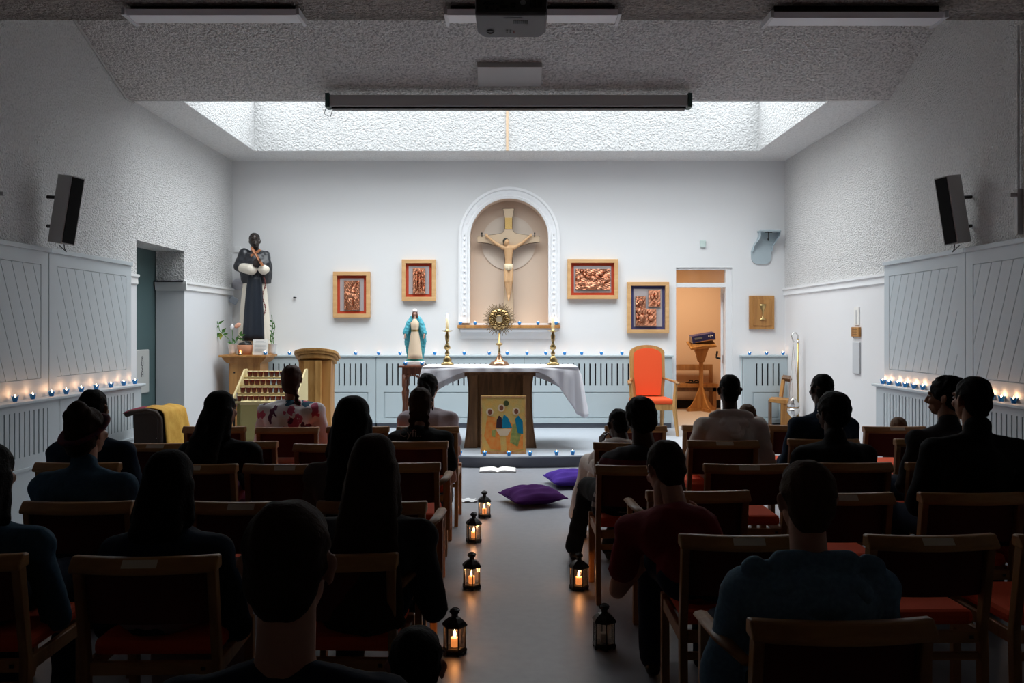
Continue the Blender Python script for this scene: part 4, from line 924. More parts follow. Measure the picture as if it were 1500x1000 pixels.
q = MB(); q.lathe([(.03,0),(.042,.015),(.038,.015),(.02,.008)],(0,0,0),16); q.build('dish', M['teal'], t, local=True, smooth=True)
o = bpy.data.objects.new('flame', FL['flame']); COL.objects.link(o); o.parent = t; o.location = (0,0,-.012); light('dish_glow','POINT',wloc(t)+Vector((0,-.0,.05)),.10,(1,.45,.18),radius=.01)
for i,px in enumerate((673.5,710,745.5,776.5,815.5,839.5)):
    x = (px-CX)/131; dy = R0-math.sqrt(R0*R0-(x+.02)**2); tealight((x,9.49+dy+.045,DZ),'blue glass tealight on the platform edge, %s from the left' % ORD[i],'tealights on the platform edge',.02)
lp = [22,48,75.5,97,119,141,162.5,181,197.5]
for i,px in enumerate(lp):
    X = -3.90; s_ = (px-CX)/X; tealight((X,F/s_,.975),'blue glass tealight on the left wall ledge, %s from the far end' % ORD[len(lp)-1-i],'tealights on the left wall ledge',.11)
X=-3.90; s_=(0-CX)/X; light('tealight_glow','POINT',(X,F/s_-.15,1.03),.11,(1,.46,.20),radius=.012)
rp = [1293,1302,1315,1326,1338.5,1351.5,1367,1452,1467,1485]
for i,px in enumerate(rp):
    X = 3.87; s_ = (px-CX)/X; tealight((X,F/s_,.975),'blue glass tealight on the right wall ledge, %s from the far end' % ORD[i],'tealights on the right wall ledge',.10)
def votive():
    X0_,X1_ = (341-CX)/128,(436-CX)/128; y = F/128; 
    t = thing('votive_stand','ivory metal votive candle stand with four stepped rows of red cups','votive stand',((X0_+X1_)/2,y,0))
    rows = []
    for r in range(4):
        s_ = 123.0+ (128-123)*(3-r)/3 if False else 128-5*r/3
        yy = F/s_; zz_ = [EYE-(587.5-CY)/128, EYE-(575-CY)/126.3, EYE-(564-CY)/124.7, EYE-(551.5-CY)/123][r]
        rows.append((yy,zz_))
    q = MB()
    for sx in (X0_,X1_-.02): q.prism([(rows[0][0]-.07,rows[0][1]-.03),(rows[0][0]-.07,rows[0][1]+.02),(rows[3][0],rows[3][1]+.09),(rows[3][0]+.10,rows[3][1]+.09),(rows[3][0]+.10,rows[0][1]-.03)],'x',sx,sx+.02)
    q.build('side_panel', M['ivory'], t, bevel=.003)
    for r,(yy,zz_) in enumerate(rows):
        q = MB(); q.bb(X0_+.02,X1_-.02,yy-.055,yy+.085,zz_-.02,zz_); q.bb(X0_+.02,X1_-.02,yy-.06,yy-.05,zz_-.02,zz_+.003); q.build('tier', M['ivory'], t)
    q = MB(); q.bb(X0_+.14,X1_-.06,y-.16,y+.10,.30,.69); q.build('coin_box', M['cash'], t, bevel=.004)
    q = MB(); q.bb(X0_+.13,X1_-.05,y-.17,y+.11,.69,.73); cbx = q.build('box_lid', M['ivory'], t, bevel=.004)
    for i in range(3): q = MB(); q.bb(X0_+.24+i*.08,X0_+.28+i*.08,y-.13,y-.12,.731,.734); q.build('coin_slot', M['black'], cbx)
    q = MB(); q.bb(X0_+.04,X1_-.04,y+.02,y+.4,.0,rows[0][1]-.03); q.build('cabinet', M['cash'], t)
    q = MB(); q.lathe([(.018,0),(.022,.012),(.028,.035),(.027,.036),(.019,.02),(.014,.01)],(0,0,0),12); cup = q.mesh('glass_cup', M['cupred'], smooth=True)
    q = MB(); q.lathe([(.026,.034),(.029,.037),(.026,.040),(.0,.030)],(0,0,0),12); rim = q.mesh('rim', M['ivory'])
    q = MB(); q.lathe([(.020,.012),(.020,.03),(.001,.031)],(0,0,0),10); wx = q.mesh('wax', M['wax'])
    for r,(yy,zz_) in enumerate(rows):
        for k in range(10):
            c = thing('votive_cup','red glass votive cup, %s row from the top of stand, %s from left' % (ORD[3-r],ORD[k]),'votive cup',(X0_+.075+k*.064+(r%2)*.0,yy,zz_),'red votive cups in the stand')
            for nm,me in (('glass_cup',cup),('wax',wx),('rim',rim)):
                o = bpy.data.objects.new(nm, me); COL.objects.link(o); o.parent = c
            c.scale = (1.12,1.12,1.75)
votive()
t = thing('lighter_holder','small black holder with silver lighter left of the votive stand','lighter',(-3.16,9.75,.0))
q = MB(); q.tube([(0,0,0),(0,0,.66)],.012); q.build('post', M['black'], t, local=True)
q = MB(); q.bb(-.035,.02,-.02,.02,.64,.75); q.tube([(-.02,0,.75),(-.03,0,.80)],.012); q.build('holder', M['black'], t, local=True); q = MB(); q.tube([(.03,0,.66),(.035,0,.82)],.009); q.build('silver_rod', M['silver'], t, local=True)

# ------------------------------------------------------------------ presider chair
def armchair():
    s_ = 109; x = (953-CX)/s_; y = F/s_
    t = thing('presider_armchair','high-backed oak armchair with orange upholstery right of the altar','armchair',(x,y,DZ))
    seat = .49
    Z = lambda py,dy=0: EYE-(py-CY)/(F/(y+dy))-DZ
    q = MB(); q.bb(-.26,.26,-.24,.24,seat-.075,seat); q.build('seat', M['orange'], t, local=True, bevel=.025)
    q = MB(); q.bb(-.255,.255,-.23,.23,seat-.15,seat-.07); q.build('seat_rail', M['oakL'], t, local=True, bevel=.004)
    bw = .235; zt_ = 1.185
    outer = [(-bw+.03,seat-.07),(-bw,.75),(-bw,zt_-.10)]+[(-bw*math.cos(PI*i/12), zt_-.10+.105*math.sin(PI*i/12)) for i in range(1,12)]+[(bw,zt_-.10),(bw,.75),(bw-.03,seat-.07)]
    lean = lambda u,z: .25+(z-seat)*.12
    q = MB(); n = len(outer); q.add([(u,lean(u,z)-.03,z) for u,z in outer]+[(u,lean(u,z)+.02,z) for u,z in outer],[tuple(range(n)),tuple(range(2*n-1,n-1,-1))]+[(i,(i+1)%n,n+(i+1)%n,n+i) for i in range(n)]); q.build('back_frame', M['oakL'], t, local=True, bevel=.004)
    ins = [(u*.76,seat+.09+(z-seat)*.80+ (0 if z>seat else .0)) for u,z in outer]
    q = MB(); q.add([(u,lean(u,z)-.06,z) for u,z in ins]+[(u,lean(u,z)-.02,z) for u,z in ins],[tuple(range(n)),tuple(range(2*n-1,n-1,-1))]+[(i,(i+1)%n,n+(i+1)%n,n+i) for i in range(n)]); q.build('backrest', M['orange'], t, local=True, bevel=.012)
    for sg in (-1,1):
        q = MB(); q.prism([(-.30,0),(-.255,0),(-.215,seat-.12),(-.21,seat+.2),(-.26,seat+.2),(-.265,seat-.12)],'y',-.25,-.20) if False else None
        q.tube([(sg*.315,-.25,0),(sg*.275,-.23,seat-.1),(sg*.30,-.21,seat+.205)],[.022,.032,.022],4); q.build('leg', M['oakL'], t, local=True, bevel=.003)
        q = MB(); q.tube([(sg*.20,.30,0),(sg*.20,.25,seat-.05)],[.022,.03],4); q.build('leg', M['oakL'], t, local=True)
        q = MB(); q.tube([(sg*.315,-.27,seat+.205),(sg*.30,-.10,seat+.225),(sg*.25,.10,seat+.24),(sg*.22,.28,seat+.25)],[.028,.03,.025,.02],8,flat=.55); q.build('armrest', M['oak'], t, local=True, smooth=True)
armchair()
# low wooden chair by thurible stand
def lowchair():
    s_ = 104.5; t = thing('low_wooden_chair','small brown wooden seat with slanted back beside thurible stand','chair',((1146-CX)/s_,F/s_,DZ))
    X = lambda px: (px-1146)/s_
    Z = lambda py: EYE-(py-CY)/s_-DZ
    q = MB(); q.add([(X(1121),-.18,Z(582)),(X(1146),-.24,Z(584)),(X(1160),.1,Z(583)),(X(1135),.15,Z(582))]+[(X(1121),-.18,Z(587)),(X(1146),-.24,Z(590)),(X(1160),.1,Z(590)),(X(1135),.15,Z(590))],[(0,1,2,3),(7,6,5,4),(0,4,5,1),(1,5,6,2),(2,6,7,3),(3,7,4,0)]); q.build('seat', M['orangew'], t, local=True, bevel=.004)
    q = MB(); q.bb(X(1137),X(1162),-.22,-.19,0,Z(588)); q.build('side_panel', M['orangew'], t, local=True, bevel=.003)
    q = MB(); q.add([(X(1122),-.17,0),(X(1122)+.03,-.17,0),(X(1122)+.03,-.17,Z(587)),(X(1122),-.17,Z(587)),(X(1130),.15,0),(X(1130)+.03,.15,0),(X(1130)+.03,.15,Z(587)),(X(1130),.15,Z(587))],[(0,1,2,3),(7,6,5,4),(0,4,5,1),(2,6,7,3),(0,3,7,4),(1,5,6,2)]); q.build('side_panel', M['brownw'], t, local=True)
    for a,b_ in (((X(1148),.12),(X(1153),.14)),((X(1166),.02),(X(1171),.05))):
        q = MB(); q.tube([(a[0],a[1],Z(582)),(b_[0],b_[1],Z(552))],.03,4); q.build('back_post', M['orangew'], t, local=True)
    q = MB(); q.tube([(X(1151),.14,Z(554)),(X(1173),.04,Z(557))],.035,4,flat=1.3); q.build('top_rail', M['brownl'], t, local=True)
lowchair()
def thurible():
    s_ = 109; x = (1169-CX)/s_; y = F/s_; Z = lambda py: EYE-(py-CY)/s_-DZ
    t = thing('thurible_stand','tall slim brass stand with crook top near the right corner','stand',(x,y,DZ))
    hk = [(0,0,Z(497)),(0,0,Z(491)),(-.03,0,Z(487)),(-.065,0,Z(487.5)),(-.085,0,Z(492)),(-.07,0,Z(498)),(-.055,0,Z(501))]
    q = MB(); q.tube([(0,0,.02),(0,0,Z(497))],.013,8); q.build('pole', M['brass'], t, local=True, smooth=True)
    q = MB(); q.tube(hk,.010,8); q.ball((0,0,Z(500)),(.02,.02,.02),n=8); q.build('crook', M['silver'], t, local=True, smooth=True)
    q = MB(); q.lathe([(.14,0),(.14,.015),(.03,.03),(.015,.06)],(0,0,0),20); q.build('base', M['brass'], t, local=True, smooth=True)
    t = thing('thurible','silver thurible hanging on chains from the crooked stand','thurible',(x-.065,y,DZ+Z(614)))
    z0 = Z(614)
    q = MB(); q.lathe([(.035,0),(.04,.01),(.02,.025),(.06,.06),(.085,.11),(.08,.15)],(0,0,0),20); q.build('bowl', M['silver'], t, local=True, smooth=True)
    q = MB(); q.lathe([(.085,.17),(.08,.20),(.085,.21),(.055,.24),(.06,.25),(.03,.28),(.01,.31)],(0,0,0),20); q.build('lid', M['silver'], t, local=True, smooth=True)
    for k in range(3):
        a = k*2*PI/3; q = MB(); q.tube([(.08*math.cos(a),.08*math.sin(a),.13),(.05*math.cos(a),.05*math.sin(a),.5),(0,0,Z(503)-z0)],.0035,5); q.build('chain', M['silver'], t, local=True)
thurible()
# vestry furniture
def vestry():
    s_ = 85; x = (1027-CX)/s_; y = F/s_; Z = lambda py: EYE-(py-CY)/s_-DZ
    t = thing('vestry_lectern','slim honey wood lectern seen through the open doorway','lectern',(x,y,DZ))
    for r in (0,PI/2):
        q = MB(); p = [(-.26,.02),(-.26,.06),(-.20,.10),(-.13,.20),(-.07,.33),(-.03,.42),(.03,.42),(.07,.33),(.13,.20),(.20,.10),(.26,.06),(.26,.02)]
        g = MB(); g.prism(p,'y',-.015,.015); g.bb(-.27,.27,-.03,.03,0,.05); q.merge(g, Matrix.Rotation(r+.35,4,'Z')); q.build('foot_panel', M['orangew'], t, local=True)
    q = MB(); q.bb(-.03,.03,-.03,.03,.05,Z(530)); q.build('post', M['orangew'], t, local=True, bevel=.004)
    q = MB(); q.prism([(-.05,Z(530)),(.05,Z(530)),(.09,Z(518)),(.14,Z(507)),(-.14,Z(507)),(-.09,Z(518))],'y',-.04,.04); q.build('neck', M['orangew'], t, local=True)
    q = MB(); q.box((0,-.02,Z(504)),(.44,.34,.03),(.35,-.12,0)); q.bb(-.2,.2,-.2,-.17,Z(507),Z(504)); q.build('reading_top', M['orangew'], t, local=True, bevel=.003)
    c = Vector((x+.01,y-.04,DZ+Z(497)+.035)); t = thing('cardboard_box','dark blue printed box lying tilted on the vestry lectern','box',c)
    q = MB(); q.box((0,0,0),(.40,.22,.12),(.1,-.17,0)); q.build('carton', mat('navy_print',(.015,.02,.10),.4), t, local=True, bevel=.003)
    R = Euler((.1,-.17,0)).to_matrix()
    for (u,v) in ((.09,.02),(.12,.03),(.15,.02),(.12,.0)): q = MB(); q.box(R@Vector((u,-.112,v)),(.022,.003,.016),R@Matrix.Rotation(.6,3,'Y')); q.build('printed_mark', M['paper'], t, local=True)
    q = MB(); q.box(R@Vector((-.09,-.112,.01)),(.13,.003,.035),R); q.build('printed_label', mat('print_slate',(.12,.14,.16),.5), t, local=True)
    q = MB(); q.box(R@Vector((-.0,-.112,-.05)),(.30,.003,.008),R); q.build('orange_stripe', M['orangew'], t, local=True); q = MB(); q.box(R@Vector((-.201,0,0)),(.003,.21,.11),R); q.build('grey_end', M['grey'], t, local=True)
    s_ = 83; Z = lambda py: EYE-(py-CY)/s_-DZ; y = F/s_
    t = thing('vestry_bench','long brown wooden bench against the vestry wall','bench',((1005-CX)/s_,y,DZ))
    X = lambda px: (px-1005)/s_
    q = MB(); q.bb(X(960),X(1048),-.22,.1,Z(566),Z(561)); q.build('seat', M['orangew'], t, local=True); q = MB(); q.bb(X(960),X(1046),-.2,-.17,Z(572),Z(566)); q.build('apron', M['brownw'], t, local=True)
    q = MB(); q.bb(X(960),X(1045),.1,.13,Z(542.5),Z(534)); q.build('back_rail', M['oak'], t, local=True)
    for a in (962,1043):
        q = MB(); q.bb(X(a)-.03,X(a)+.03,-.2,-.15,0,Z(566)); q.build('leg', M['oak'], t, local=True)
        q = MB(); q.bb(X(a)-.03,X(a)+.03,.08,.12,0,Z(534)); q.build('back_post', M['oak'], t, local=True)
    bz = DZ+Z(561)
    for i,px in enumerate((1011,1019)):
        t = thing('sandal','black leather sandal on the vestry bench, %s one' % ('left','right')[i],'sandal',((px-CX)/s_,y-.05,bz),'sandals on the bench')
        q = MB(); q.ball((0,0,.012),(.055,.11,.012),(0,0,.9+i*.4)); q.build('sole', M['black'], t, local=True, smooth=True); q = MB(); q.tube([(-.04,-.02,.01),(-.02,-.01,.05),(.03,.01,.045),(.05,.02,.01)],.012,6); q.build('strap', M['black'], t, local=True)
vestry()

# ------------------------------------------------------------------ draped stand at left
def draped():
    s_ = 151; x = (222-CX)/s_; y = F/s_
    t = thing('draped_chest','dark brown stand with scrolled top, draped, near the left wall','stand',(x,y,0))
    q = MB(); q.prism([(-.11,.0),(.13,.0),(.13,.70),(.10,.745),(-.02,.76),(-.13,.74)],'y',-.12,.40); q.build('body', M['darkbrown'], t, local=True, bevel=.01)
    q = MB(); q.tube([(-.20,-.10,.725),(-.14,-.12,.745),(0,-.13,.765),(.09,-.12,.745),(.13,-.12,.69),(.14,-.12,.0+.3)],.026,8); q.build('scrolled_edge', M['darkbrown'], t, local=True, smooth=True)
    q = MB(); q.ball((.03,-.125,.42),(.006,.006,.012),n=6); q.ball((.10,-.125,.50),(.004,.006,.008),n=6); q.build('buckle', M['silver'], t, local=True)
    def sheet(name, pathfn, n, m_, y0, y1, label, cat, mt):
        vs = []; fs = []
        for i in range(n+1):
            for j in range(m_+1):
                yy = y0+(y1-y0)*j/m_; px_,pz_ = pathfn(i/n, j/m_); vs.append((px_,yy,pz_))
        for i in range(n):
            for j in range(m_): a=i*(m_+1)+j; fs.append((a,a+1,a+m_+2,a+m_+1))
        q = MB(); q.add(vs,fs); o = q.build(name, mt, smooth=True, local=True); o.location = (x,y,0); so = o.modifiers.new('s','SOLIDIFY'); so.thickness = .006
        tag(o,label,cat)
    def gp(u,v):
        if u < .35: return (-.02+.17*u/.35+.01*math.sin(v*9)*u, .785+.012*math.sin(v*6)-.03*(u/.35)**2)
        k = (u-.35)/.65; return (.155+.05*k*(1+.3*math.sin(v*14))+.07*k*v+.01*math.sin(v*20+1)*k, .755-.62*k)
    sheet('gold_cloth', gp, 16, 20, -.10, .44, 'gold yellow cloth folded over the right side of draped stand','cloth',M['goldcloth'])
    def bp_(u,v): return (-.22+.24*u, .735+.04*u+.02*math.sin(v*5)+.01*math.sin(u*3))
    sheet('burgundy_cloth', bp_, 8, 10, -.13, .40, 'burgundy cloth over the left top of the draped stand','cloth',M['burgcloth'])
draped()

# ------------------------------------------------------------------ floor things
def cushion(px,py,wpx,s_,rz,m_,label):
    t = thing('cushion',label,'cushion',((px-CX)/s_,F/s_,0),'purple floor cushions',rz)
    q = MB(); n=18; top=[]; L2 = .24*wpx
    for sgn in (1,-1):
        vs=[]; fs=[]
        for i in range(n+1):
            for j in range(n+1):
                u=-1+2*i/n; v=-1+2*j/n; e = max(0,(1-u*u)*(1-v*v))**.42; pin = 1-.10*(u*u*v*v)**.5*0-.08*(1-max(abs(u),abs(v)))*0
                k = 1-.07*(1-abs(u*v))*max(abs(u),abs(v))
                zz_ = .075+sgn*e*.075+.006*math.sin(u*7+v*5)*e
                vs.append((u*L2*k, v*L2*.95*k, max(.002,zz_) if sgn<0 else zz_+.01*math.sin(v*11)*e))
        for i in range(n):
            for j in range(n):
                a=i*(n+1)+j; f=(a,a+n+1,a+n+2,a+1); fs.append(f if sgn>0 else f[::-1])
        q.add(vs,fs)
    q.build('cover', m_, t, local=True, smooth=True)
    q = MB(); q.tube([(L2*math.cos(a)*1.0,L2*.95*math.sin(a),.075) for a in []] or [(-L2,-L2*.95,.07),(L2,-L2*.95,.07),(L2,L2*.95,.07),(-L2,L2*.95,.07)],.006,6,closed=True); q.build('piping', m_, t, local=True)
cushion(780,725,1,165,.35,M['purple'],'dark purple velvet cushion on the floor, nearer one')
cushion(838,705,1,148,.2,M['violet'],'bright violet cushion behind the dark purple one')
def book():
    s_ = 134.5; t = thing('open_book','open book lying on the floor before the platform','book',((729-CX)/s_,F/s_,0))
    for sg in (-1,1):
        q = MB(); n=10; vs=[]; fs=[]
        for i in range(n+1):
            u=i/n; z=.008+.030*math.sin(min(1,u*2.2)*PI/2)*(1-u*.75)
            for y_ in (-.13,.13): vs.append((sg*u*.195,y_,z)); 
            for y_ in (-.13,.13): vs.append((sg*u*.195,y_,.003))
        for i in range(n): a=i*4; fs += [(a,a+4,a+5,a+1),(a+2,a+3,a+7,a+6),(a,a+2,a+6,a+4),(a+1,a+5,a+7,a+3)]
        fs.append((n*4,n*4+2,n*4+3,n*4+1)); q.add(vs,fs); q.build('pages', M['paper'], t, local=True)
    q = MB(); q.bb(-.2,.2,-.135,.135,0,.004); q.build('cover', M['ink'], t, local=True); q = MB(); q.bb(.19,.25,-.02,-.01,.002,.006); q.build('ribbon', mat('ribbon_red',(.25,.02,.04),.6), t, local=True)
book()
q = MB(); vs=[]; fs=[]
for i in range(9):
    for j in range(7): vs.append((-.09+.18*i/8+.02*math.sin(j),-.07+.14*j/6,.008+.007*math.sin(i*1.7+j)+.004*math.cos(j*2)))
for i in range(8):
    for j in range(6): a=i*7+j; fs.append((a,a+7,a+8,a+1))
q.add(vs,fs); o = q.build('crumpled_paper', M['white'], local=True, smooth=True); o.location = ((683-CX)/163,F/163,0); o.modifiers.new('s','SOLIDIFY').thickness = .004; tag(o,'crumpled white paper on the floor by the left aisle chairs','paper')

def lantern_parts():
    t = {}
    hexp = [(math.cos(PI/6+k*PI/3), math.sin(PI/6+k*PI/3)) for k in range(6)]
    def ring(rz): 
        q = MB(); vs=[]; fs=[]
        for r,z in rz:
            for c,s__ in hexp: vs.append((r*c,r*s__,z))
        for i in range(len(rz)-1):
            for j in range(6): fs.append((i*6+j,i*6+(j+1)%6,(i+1)*6+(j+1)%6,(i+1)*6+j))
        fs += [tuple(range(5,-1,-1)),tuple(range((len(rz)-1)*6,len(rz)*6))]; q.add(vs,fs); return q
    b = ring([(.056,.008),(.060,.012),(.060,.022),(.052,.028)])
    for c,s__ in hexp: b.lathe([(.006,0),(.007,.01)],(c*.052,s__*.052,0),6)
    t['base'] = b.mesh('base', M['black'])
    rf = ring([(.060,.128),(.062,.136),(.050,.150),(.030,.166),(.016,.172),(.016,.186),(.022,.189)]); t['roof'] = rf.mesh('roof', M['black'])
    c = MB(); c.lathe([(.018,.186),(.024,.192),(.022,.205),(.010,.212)],(0,0,0),12); t['chimney'] = c.mesh('chimney', M['black'])
    p = MB(); p.tube([(0,0,.02),(0,0,.13)],.0032,5); t['post'] = p.mesh('post', M['black'])
    q = MB(); q.bb(-.023,.023,-.0008,.0008,.03,.128); t['pane'] = q.mesh('pane', M['pane'])
    q = MB(); q.tube([(.025*math.cos(PI*a/8),0,.195+.02*math.sin(PI*a/8)) for a in range(9)],.002,5); t['handle'] = q.mesh('handle', M['black'])
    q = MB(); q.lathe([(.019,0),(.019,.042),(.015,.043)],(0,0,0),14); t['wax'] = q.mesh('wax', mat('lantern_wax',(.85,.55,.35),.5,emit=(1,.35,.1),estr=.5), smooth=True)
    q = MB(); q.lathe([(.002,.045),(.007,.054),(.007,.062),(.001,.08)],(0,0,0),8); t['flame'] = q.mesh('flame', M['flame'], smooth=True)
    return t, hexp
LP, HEX = lantern_parts()
def lantern(px, py, label, lit=True, rz=0.0, k=1.0):
    s_ = (py-CY)/EYE; loc = Vector(((px-CX)/s_, F/s_, 0))
    t = thing('lantern', label, 'lantern', loc, 'black aisle lanterns', rz)
    def ob(n, parent=t, **kw):
        o = bpy.data.objects.new(n, LP[n]); COL.objects.link(o); o.parent = parent; return o
    for n in ('base','roof','chimney','handle'): ob(n)
    for c,s__ in HEX:
        o = ob('post'); o.location = (c*.052,s__*.052,0)
    for j in range(6):
        a = PI/3*j+PI/3; o = ob('pane'); o.location = (math.cos(a)*.045,math.sin(a)*.045,0); o.rotation_euler.z = a+PI/2
    c = thing('pillar_candle', ('burning' if lit else 'unlit')+' small candle inside the '+label.replace('black metal ','').replace('unlit ',''), 'candle', loc+Vector((0,0,.029)), 'candles inside the lanterns')
    o = bpy.data.objects.new('wax', LP['wax'] if lit else UNLIT); COL.objects.link(o); o.parent = c
    if lit:
        o = bpy.data.objects.new('flame', LP['flame']); COL.objects.link(o); o.parent = c
        light('lantern_glow','POINT',loc+Vector((0,0,.098)),.38,(1,.42,.14),radius=.012)
q = MB(); q.lathe([(.019,0),(.019,.042),(.015,.043)],(0,0,0),14); UNLIT = q.mesh('wax', M['grey'], smooth=True)
lantern(709.5,757,'black metal lantern left of aisle, farthest from camera',rz=.1)
lantern(694,793,'black metal lantern left of aisle, second from the altar end',rz=.3)
lantern(691,861,'black metal lantern left of aisle, third from the altar end',rz=.15)
lantern(666,955,'black metal lantern left of aisle, nearest the camera',rz=.4)
lantern(848,787,'black metal lantern right of aisle behind the boot',rz=.2)
lantern(848,862,'black metal lantern right of aisle just before the boot',rz=.35)
lantern(885,948,'unlit black metal lantern right of aisle, nearest the camera',lit=False,rz=.1)

# ------------------------------------------------------------------ congregation chairs
def chair_proto():
    P = {}
    def post(sx):
        q = MB(); pts = [(0,-.235),(.05,-.21),(.40,-.195),(.76,-.245),(.76,-.29),(.42,-.235),(.05,-.25),(0,-.27)]
        q.prism([(y,z) for z,y in pts],'x',sx*.222-.015,sx*.222+.015); return q
    P['leg'] = [post(-1),post(1)]
    for sx in (-1,1):
        q = MB(); q.bb(sx*.222-.017,sx*.222+.017,.17,.205,0,.43); P['leg'].append(q)
    q = MB(); n=12; vs=[]; fs=[]
    for i in range(n+1):
        u=-1+2*i/n; x=u*.245; sag=-.035*(1-u*u); e=.0 if abs(u)<.99 else .0
        y0=-.300+sag; y1=-.235+sag
        vs += [(x,y0,.735),(x,y0-.004,.750),(x,y0+.028,.788),(x,y1,.785),(x,y1+.004,.74)]
    for i in range(n):
        for j in range(5): a=i*5; fs.append((a+j,a+5+j,a+5+(j+1)%5,a+(j+1)%5))
    fs += [(0,1,2,3,4),tuple(n*5+j for j in (4,3,2,1,0))]; q.add(vs,fs); P['top_rail'] = q
    q = MB(); vs=[]; fs=[]
    for i in range(n+1):
        u=-1+2*i/n; x=u*.207; sag=-.030*(1-u*u)
        for (z,yb_,yf) in ((.55,-.235,-.195),(.737,-.265,-.225)): vs += [(x,yb_+sag,z),(x,yf+sag,z)]
    for i in range(n): a=i*4; fs += [(a,a+2,a+6,a+4),(a+1,a+5,a+7,a+3),(a+2,a+3,a+7,a+6),(a,a+4,a+5,a+1)]
    fs += [(0,1,3,2),(n*4,n*4+2,n*4+3,n*4+1)]; q.add(vs,fs); P['backrest'] = q
    q = MB(); q.bb(-.215,.215,-.185,.215,.415,.475); P['seat'] = q
    q = MB(); q.bb(-.207,.207,-.225,-.20,.365,.41); P['rear_rail'] = q
    q = MB(); q.bb(-.205,.205,.175,.20,.36,.41); P['front_rail'] = q
    P['side_rail'] = []
    for sx in (-1,1):
        q = MB(); q.bb(sx*.222-.011,sx*.222+.011,-.2,.175,.36,.41); P['side_rail'].append(q)
    q = MB(); q.bb(-.207,.207,-.225,-.205,.30,.33); P['stretcher'] = q
    q = MB(); q.bb(.17,.185,-.228,-.224,.382,.394); P['screw'] = q
    q = MB(); n_ = Vector((0,-.038,.032)).normalized()*.002
    for sgx in (0,): 
        A = Vector((0,-.339,.750)); B_ = Vector((0,-.307,.788)); pv = [A.lerp(B_,.25),A.lerp(B_,.85)]
        q.add([pv[0]+n_+Vector((-.058,.0015,0)),pv[0]+n_+Vector((.058,.0015,0)),pv[1]+n_+Vector((.058,.0015,0)),pv[1]+n_+Vector((-.058,.0015,0))],[(0,1,2,3)])
    P['plaque'] = q
    return P
PC = chair_proto()
def build_chair(arms=0, plaque=False):
    root = thing('oak_chair','','chair',(0,0,0),'oak congregation chairs')
    bev = dict(local=True, bevel=.004)
    for q in PC['leg']: q.build('leg', M['oak'], root, **bev)
    PC['top_rail'].build('top_rail', M['oakX'], root, local=True, bevel=.008)
    PC['backrest'].build('backrest', M['burg'], root, local=True, bevel=.006)
    PC['seat'].build('seat', M['orange'], root, local=True, bevel=.022)
    PC['rear_rail'].build('rear_rail', M['oakX'], root, **bev); PC['front_rail'].build('front_rail', M['oakX'], root, **bev)
    for q in PC['side_rail']: q.build('side_rail', M['oak'], root, **bev)
    PC['stretcher'].build('stretcher', M['oakX'], root, **bev); PC['screw'].build('screw', M['black'], root, local=True)
    if plaque:
        o = PC['plaque'].build('plaque', mat('plaque_brass',(.78,.68,.52),.4) if 'plaque_brass' not in bpy.data.materials else bpy.data.materials['plaque_brass'], root, local=True)
    if arms:
        for sx in (-1,1):
            q = MB(); q.tube([(sx*.235,-.22,.655),(sx*.262,-.05,.66),(sx*.265,.17,.655)],[.02,.026,.026],8,flat=.5); ar = q.build('armrest', M['oak'], root, local=True, smooth=True)
            q = MB(); q.bb(sx*.258-.013,sx*.258+.013,.15,.18,.3,.65); q.build('arm_post', M['oak'], ar, local=True)
    return root
PROTO = {}
def chair(x, y, rz, label, arms=0, plaque=False):
    key = (arms,plaque)
    if key not in PROTO: PROTO[key] = build_chair(*key); c = PROTO[key]
    else: c = copy_tree(PROTO[key])
    c.location = (x,y,0); c.rotation_euler.z = rz; c['label'] = label; return c
# rows: (side, row name, [(x centre px, y px of rail, arms, plaque, dz)])
rowsL = [('first',[(626,626,0,0),(523,626,0,0),(418,627,0,0),(312,626,0,0)]),
         ('second',[(603,648,0,0),(482,652,0,0),(353,648,0,0),(229,651,0,1)]),
         ('third',[(581,680,1,0),(417,682,0,1),(283,682,0,1),(110,680,0,0)]),
         ('fourth',[(545,738,1,0),(353,738,0,1),(108,738,0,0)]),
         ('fifth',[(478,816,1,0),(204,820,0,1),(-84,818,0,0)]),
         ('sixth',[(428,1040,0,0)])]
rowsR = [('first',[(932,625,0,0),(1047,624,0,0),(1175,624,0,0),(1313,626,0,1)]),
         ('second',[(925,650,0,0),(1062,647,0,1),(1210,645,0,0),(1368,645,0,0)]),
         ('third',[(937,684,0,0),(1097,682,0,1),(1246,680,0,0),(1395,680,0,0)]),
         ('fourth',[(1024,722,1,0),(1236,725,0,1),(1428,725,0,0),(1572,725,0,0)]),
         ('fifth',[(1097,788,0,1),(1367,788,0,1),(1590,788,0,0)]),
         ('sixth',[(1237,916,1,0)])]
random.seed(11)
for side,rows in (('left',rowsL),('right',rowsR)):
    for rn,lst in rows:
        for i,(px,py,arms,pl_) in enumerate(lst):
            s_ = (py-CY)/.77 if py < 1000 else F/1.28
            x = (px-CX)/s_; yr = F/s_
            seat_name = 'aisle seat' if i == 0 else ORD[i]+' from the aisle'
            chair(x, yr+.30, random.uniform(-.03,.03)+(-.06 if side=='left' else .06)*(-1 if px<CX else -1)*0, 'oak chair, burgundy back, %s block, %s row from altar, %s' % (side, rn, seat_name), arms, bool(pl_))

# ---- PEOPLE

